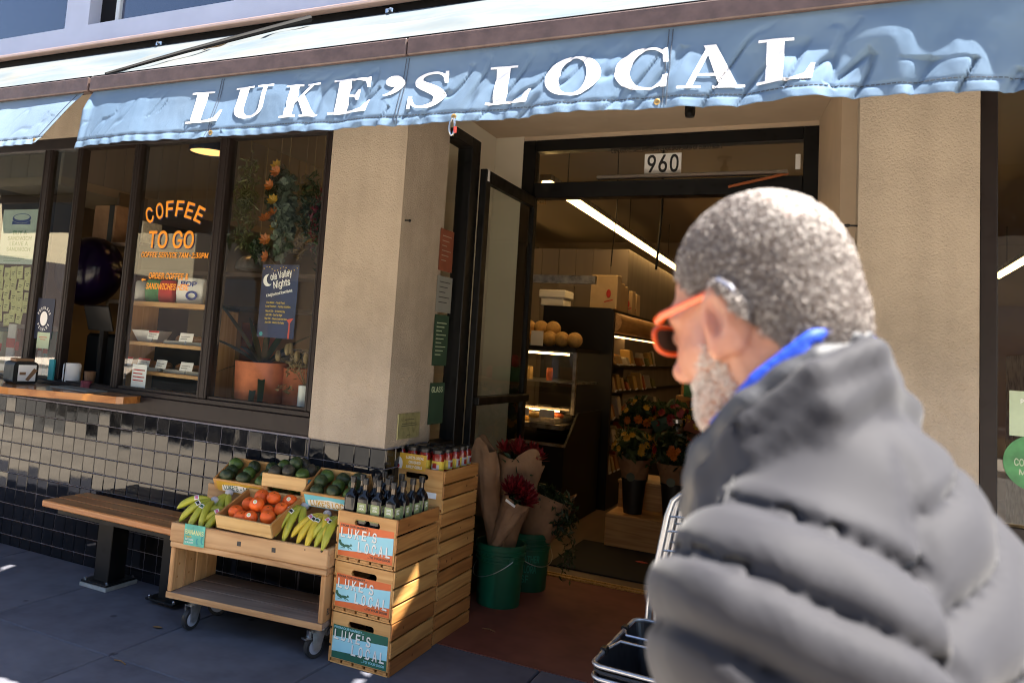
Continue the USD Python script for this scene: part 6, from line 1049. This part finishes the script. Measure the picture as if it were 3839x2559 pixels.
M('frame_orange', [.85, .105, .008], .22, coat=.4); M('lens_dark', [.06, .045, .03], .08, coat=.5); M('aid_grey', [.10, .11, .16], .4)
M('jacket', [.021, .0205, .0255], .72, var=.05, vs=5, spec=.25, sheen=.12, bump=.12, bs=420, bd=.001); M('jacket_dark', [.035, .036, .042], .6); M('shirt_blue', [.015, .075, .62], .6, bump=.3, bs=300); M('trousers', [.03, .035, .05], .85); M('shoe', [.04, .03, .025], .5)
def head_sdf(q):
    p = unpitch(q)
    d = d_ell(p, (-.006, 0, .046), (.094, .0715, .093))
    d = smn(d, d_ell(p, (.045, 0, -.012), (.054, .056, .076)), .03); d = smn(d, d_ell(p, (-.036, 0, -.008), (.056, .058, .056)), .03)
    ab = p.copy(); ab[..., 1] = np.abs(ab[..., 1])
    d = smn(d, d_cap(ab, (.002, .050, -.040), (.060, .026, -.080), .020, .022)[0], .025); d = smn(d, d_ell(p, (.070, 0, -.083), (.026, .030, .024)), .02)
    d = smn(d, d_cap(ab, (.035, .05, -.022), (.075, .035, -.022), .016, .012)[0], .02); d = smn(d, d_cap(ab, (.075, .045, .028), (.092, .008, .028), .010, .010)[0], .015)
    d = smn(d, d_cap(p, (.092, 0, .012), (.118, 0, -.022), .008, .0135)[0], .012); d = smn(d, d_ell(ab, (.103, .011, -.028), (.012, .010, .009)), .008)
    d = smn(d, d_ell(p, (.092, 0, -.057), (.012, .025, .007)), .008); d = smn(d, d_ell(p, (.088, 0, -.070), (.012, .022, .007)), .008)
    d = np.maximum(d, -d_ell(ab, (.098, .032, .006), (.014, .018, .011))); d = smn(d, d_ell(ab, (.082, .031, .006), (.0125, .0135, .0115)), .003)
    e = ab - np.array([-.004, .0735, -.006]); ca, sa_ = math.cos(.30), math.sin(.30); e = np.stack([e[..., 0] * ca + e[..., 1] * sa_, -e[..., 0] * sa_ + e[..., 1] * ca, e[..., 2]], -1)
    out = d_ell(e, (-.004, .004, .004), (.023, .010, .038)); out = np.maximum(out, -d_ell(e, (.006, .013, .006), (.0125, .008, .021))); out = smn(out, d_ell(e, (.012, .002, -.024), (.009, .007, .013)), .008); out = smn(out, d_ell(e, (.012, .004, .0), (.005, .006, .010)), .006)
    d = smn(d, out, .007)
    d = smn(d, d_cap(q, (-.030, 0, -.05), (-.055, 0, -.25), .050, .062)[0], .035)
    d = smn(d, d_cap(q, (-.045, .0, -.01), (-.060, 0, -.18), .046, .054)[0], .03)
    return d + (meshkit.noise(q * 90, 3) - .5) * .0012
HEAD = nets(head_sdf, (-.16, -.125, -.26), (.15, .125, .155), .0036)
trimesh.smoothing.filter_taubin(HEAD, iterations=4)
MAN = thing('person', 'grey haired man in orange glasses and grey puffer jacket walking past, out of focus', 'person')
stage.GetPrimAtPath(MAN)
part(MAN, 'body', world(HEAD), 'skin', True)
hv = unpitch(HEAD.vertices); hn = np.asarray(HEAD.vertex_normals)
def hairline(p):
    f, l, u = p[:, 0], np.abs(p[:, 1]), p[:, 2]
    side = u - np.interp(f, [-.11, -.085, -.05, -.025, .0, .022, .045, .07, .10], [-.062, -.066, -.045, -.005, .042, .030, .050, .082, .098]); return side
hm = hairline(hv) + (meshkit.noise(hv * 120, 5) - .5) * .012
crown = np.linalg.norm(hv - np.array([-.060, -.026, .104]), axis=1) + (meshkit.noise(hv * 55, 2) - .5) * .03
cap_f = HEAD.faces[(hm[HEAD.faces] > -.002).all(1) & (crown[HEAD.faces] > .062).all(1)]
hc = trimesh.Trimesh(HEAD.vertices + hn * (.0012 + .0008 * meshkit.noise(hv * 190, 8))[:, None] * np.clip((hm + .002) / .02, .0, 1)[:, None] * np.clip((crown[:, None] - .062) / .03, 0, 1), cap_f, process=True); part(MAN, 'hair', world(hc), 'hair_base', True)
def strands(mask, n, L, seed, mats, curl, w):
    g = np.random.default_rng(seed); fidx = np.where(mask[HEAD.faces].all(1))[0]; A_ = HEAD.area_faces[fidx]; pick = g.choice(fidx, n, p=A_ / A_.sum()); b = g.dirichlet((1, 1, 1), n); tri = HEAD.faces[pick]; p0 = (HEAD.vertices[tri] * b[..., None]).sum(1); nn = (hn[tri] * b[..., None]).sum(1)
    t_ = np.cross(nn, g.normal(size=(n, 3))); t_ /= np.linalg.norm(t_, axis=1, keepdims=True) + 1e-9; s_ = np.cross(nn, t_); Ls = L * g.uniform(.6, 1.3, (n, 1)); pts = [p0 - nn * .001, p0 + nn * Ls * .45 + t_ * Ls * curl * .35, p0 + nn * Ls * .75 + t_ * Ls * curl * .8 + s_ * Ls * curl * .5, p0 + nn * Ls * .70 + t_ * Ls * curl * .5 + s_ * Ls * curl * 1.0]
    P = W(np.stack(pts, 1)); k = g.random(n); lo = 0
    for name, hi, mt in mats:
        sel = (k >= lo) & (k < hi); lo = hi; c = UsdGeom.BasisCurves.Define(stage, uniq(MAN, name)); q = P[sel]
        c.CreatePointsAttr(Vt.Vec3fArray.FromNumpy(q.reshape(-1, 3).astype(np.float32))); c.CreateCurveVertexCountsAttr(Vt.IntArray.FromNumpy(np.full(len(q), 4, np.int32))); c.CreateTypeAttr('linear'); c.CreateWidthsAttr(Vt.FloatArray([w])); c.SetWidthsInterpolation('constant')
        UsdShade.MaterialBindingAPI.Apply(c.GetPrim()).Bind(LOOK[mt])
strands((hm > .0) & (crown > .060), 42000, .0046, 3, (('hair_strands', .62, 'hair_dark'), ('hair_strands', .93, 'hair_grey'), ('hair_strands', 1.01, 'hair_white')), 1.0, .00052)
strands((hm > .0) & (crown <= .070), 3000, .0046, 6, (('hair_strands', .2, 'hair_grey'), ('hair_strands', 1.01, 'hair_white')), 1.0, .0007)
bm = (hv[:, 2] < np.interp(hv[:, 0], [-.02, .0, .015, .03, .06, .09, .12], [-.2, -.035, .006, -.02, -.045, -.05, -.05])) & (hv[:, 2] > -.135) & (hv[:, 0] > .004) & (np.abs(hv[:, 1]) < .074) & ~((hv[:, 0] > .075) & (np.abs(hv[:, 1]) < .028) & (hv[:, 2] > -.078) & (hv[:, 2] < -.05))
strands(bm, 5200, .0042, 4, (('beard_strands', .15, 'hair_grey'), ('beard_strands', 1.01, 'hair_white')), .7, .0006)
# glasses and hearing aid
def PW(*pts): return W(pitch(np.array(pts, float)))
gl = part(MAN, 'glasses', tube(PW((-.024, .074, .014), (-.004, .078, .026), (.03, .074, .027), (.075, .067, .027), (.089, .060, .026)), [.0042, .0042, .0040, .0048, .0055], 8), 'frame_orange', 50)
part(gl, 'temple', tube(PW((-.024, -.074, .014), (-.004, -.078, .026), (.03, -.074, .027), (.075, -.067, .027), (.089, -.060, .026)), .0042, 8), 'frame_orange', 50)
for s in (1, -1):
    th = np.linspace(0, 2 * np.pi, 25)[:-1]; R_ = [(.102 - .16 * abs(.034 + .024 * math.cos(a)) ** 1.6, s * (.034 + .025 * np.sign(math.cos(a)) * abs(math.cos(a)) ** .7), .008 + .0155 * np.sign(math.sin(a)) * abs(math.sin(a)) ** .7) for a in th]
    part(gl, 'lens_rim', tube(PW(*R_), .0026, 7, closed=True), 'frame_orange', 50); C_ = PW(*R_); cc = C_.mean(0); V_ = np.vstack([C_, cc]); part(gl, 'lens', trimesh.Trimesh(V_, [[i, (i + 1) % 24, 24] for i in range(24)], process=False), 'lens_dark')
part(gl, 'bridge', tube(PW((.101, .010, .012), (.105, 0, .014), (.101, -.010, .012)), .003, 7), 'frame_orange')
part(MAN, 'hearing_aid', tube(PW((-.002, .080, .034), (-.014, .080, .034), (-.024, .078, .024), (-.028, .074, .006)), [.0025, .0036, .0038, .0025], 8), 'aid_grey', 50)
# jacket: quilted torso, sleeves and padded collar, one cloth surface
JA = [((-.160, .100, -.272), (-.100, .164, -.520), .076, .078), ((-.100, .164, -.520), (.130, .130, -.700), .082, .062)]
def jacket_sdf(p):
    nz = lambda s, k: meshkit.noise(p * s + k, 7) - .5
    d = smn(d_ell(p, (-.108, 0, -.44), (.168, .205, .29)), d_ell(p, (-.085, 0, -.72), (.165, .195, .22)), .10)
    for s in (1, -1): d = smn(d, d_cap(p, (-.095, s * .03, -.185), (-.100, s * .125, -.255), .080, .092)[0], .06)
    d = smn(d, d_cap(p, (-.085, 0, -.155), (-.105, 0, -.27), .075, .12)[0], .05)
    for s in (1, -1):
        for k, (a, b, ra, rb) in enumerate(JA):
            a2, b2 = (a[0], s * a[1], a[2]), (b[0], s * b[1], b[2])
            if s < 0 and k == 0: b2 = (-.10, -.285, -.52)
            if s < 0 and k == 1: a2 = (-.10, -.285, -.52); b2 = (.10, -.22, -.66)
            d = smn(d, d_cap(p, a2, b2, ra, rb)[0], .022)
    f, l, u = p[..., 0], p[..., 1], p[..., 2]; wob = .007 * nz(np.array([9, 9, 9]), 2)
    s_ = l - (.010 + np.clip(-.064 - u, 0, .3) * .44); wa = np.clip(s_ / .012 + .5, 0, 1)
    ca = u - .55 * l + wob; pa = np.abs(np.sin(np.pi * (ca + .237) / .067)); fa = np.clip((-.205 - ca) / .02, 0, 1)
    cb = u + .388 * (np.abs(l + .12) - .12) + wob; pb = np.abs(np.sin(np.pi * (cb + .139) / .057)); fb = np.clip((-.115 - cb) / .02, 0, 1)
    g1 = meshkit.noise(np.stack([f * 30 + l * 22, l * 30 - f * 8, ca * 6], -1), 6) - .5; g2 = meshkit.noise(np.stack([f * 30, l * 26, cb * 6], -1), 4) - .5
    ba = fa * (.0125 * (1 - np.exp(-pa / .26)) - .009 + .006 * (pa - .6) + .013 * g1 * (.5 + .6 * np.exp(-pa / .45))); bb = fb * (.0105 * (1 - np.exp(-pb / .26)) - .007 + .004 * (pb - .6) + .007 * g2 * (.5 + .6 * np.exp(-pb / .4)))
    d = d - wa * ba - (1 - wa) * bb + .007 * np.exp(-(s_ / .007) ** 2) * np.clip((-.09 - u) / .03, 0, 1) * np.clip((.36 + u) / .05, 0, 1) - .006 * nz(np.array([7, 7, 7]), 5)
    # collar
    CP = [(-.112, 0, -.026), (-.095, .054, -.052), (-.052, .084, -.100), (-.006, .084, -.156), (.022, .056, -.208), (.032, .02, -.235)]
    for s in (1, -1):
        for a, b in zip(CP[:-1], CP[1:]):
            for dz, r_ in ((0, .017), (-.028, .022), (-.056, .024)):
                a2 = np.array([a[0] * (1 - .1 * (dz < -.01)) - .012 * (dz < -.01), s * a[1], a[2] + dz]); b2 = np.array([b[0] - .012 * (dz < -.01), s * b[1], b[2] + dz]); d = smn(d, d_cap(p, a2, b2, r_, r_)[0] - .007 * nz(np.array([30, 30, 18]), 4), .004)
    hole = d_cap(p, (-.036, 0, .05), (-.055, 0, -.24), .064, .060)[0]; hole = np.minimum(hole, d_cap(p, (.02, 0, -.10), (.00, 0, -.22), .045, .03)[0])
    return np.maximum(d, -hole)
CP_ = [(-.112, 0, -.026), (-.095, .054, -.052), (-.052, .084, -.100), (-.006, .084, -.156), (.022, .056, -.208), (.032, .02, -.235)]
JK = nets(jacket_sdf, (-.36, -.40, -.98), (.26, .36, .06), .0062); trimesh.smoothing.filter_taubin(JK, iterations=7)
part(MAN, 'jacket', world(JK), 'jacket', True)
part(MAN, 'jacket_lining', world(nets(lambda p: np.minimum.reduce([d_cap(p, (a[0] + .010, s * (a[1] - .008), a[2] + .013), (b[0] + .010, s * (b[1] - .008), b[2] + .013), ra, rb)[0] for s in (1, -1) for a, b, ra, rb in ((CP_[0], CP_[1], .008, .016), (CP_[1], CP_[2], .016, .021), (CP_[2], CP_[3], .021, .023), (CP_[3], CP_[4], .023, .022), (CP_[4], CP_[5], .022, .02))]) - .009 * (meshkit.noise(p * 42, 5) - .5), (-.16, -.14, -.26), (.10, .14, .03), .005)), 'jacket_dark', True)
SC = [(-.098, 0, .004), (-.084, .050, -.014), (-.044, .074, -.056), (.004, .070, -.106), (.030, .044, -.160), (.038, .0, -.185)]
part(MAN, 'shirt_collar', world(nets(lambda p: np.minimum.reduce([smn(d_cap(p, (a[0], s * a[1], a[2]), (b[0], s * b[1], b[2]), .0055, .0055)[0], d_cap(p, (a[0], s * a[1], a[2] - .022), (b[0], s * b[1], b[2] - .022), .008, .008)[0], .014) for s in (1, -1) for a, b in zip(SC[:-1], SC[1:])]), (-.17, -.11, -.26), (.08, .11, .0), .0045)), 'shirt_blue', True)
def legs_sdf(p):
    d = d_ell(p, (-.085, 0, -.84), (.135, .175, .12))
    for s, fo in ((1, .10), (-1, -.16)):
        d = smn(d, d_cap(p, (-.085, s * .09, -.86), (-.06 + fo, s * .095, -1.18), .092, .066)[0], .03); d = smn(d, d_cap(p, (-.06 + fo, s * .095, -1.18), (-.10 + fo * 1.7, s * .10, -1.54), .064, .05)[0], .02)
    return d + .008 * (meshkit.noise(p * np.array([14, 14, 22]), 3) - .5)
part(MAN, 'trousers', world(nets(legs_sdf, (-.5, -.3, -1.62), (.3, .3, -.70), .013)), 'trousers', True)
def shoe_sdf(p):
    d = np.full(p.shape[:-1], 9.)
    for s, fo in ((1, .10), (-1, -.16)):
        x = -.10 + fo * 1.7; b = -MO[2] + .045; e = smn(d_cap(p, (x - .05, s * .10, b), (x + .13, s * .11, b - .010), .045, .036)[0], d_cap(p, (x, s * .10, b + .09), (x - .01, s * .10, b), .048, .048)[0], .03); d = np.minimum(d, np.maximum(e, -MO[2] + .002 - p[..., 2]))
    return d
part(MAN, 'shoes', world(nets(shoe_sdf, (-.55, -.25, -MO[2] - .02), (.35, .25, -MO[2] + .22), .010)), 'shoe', True)
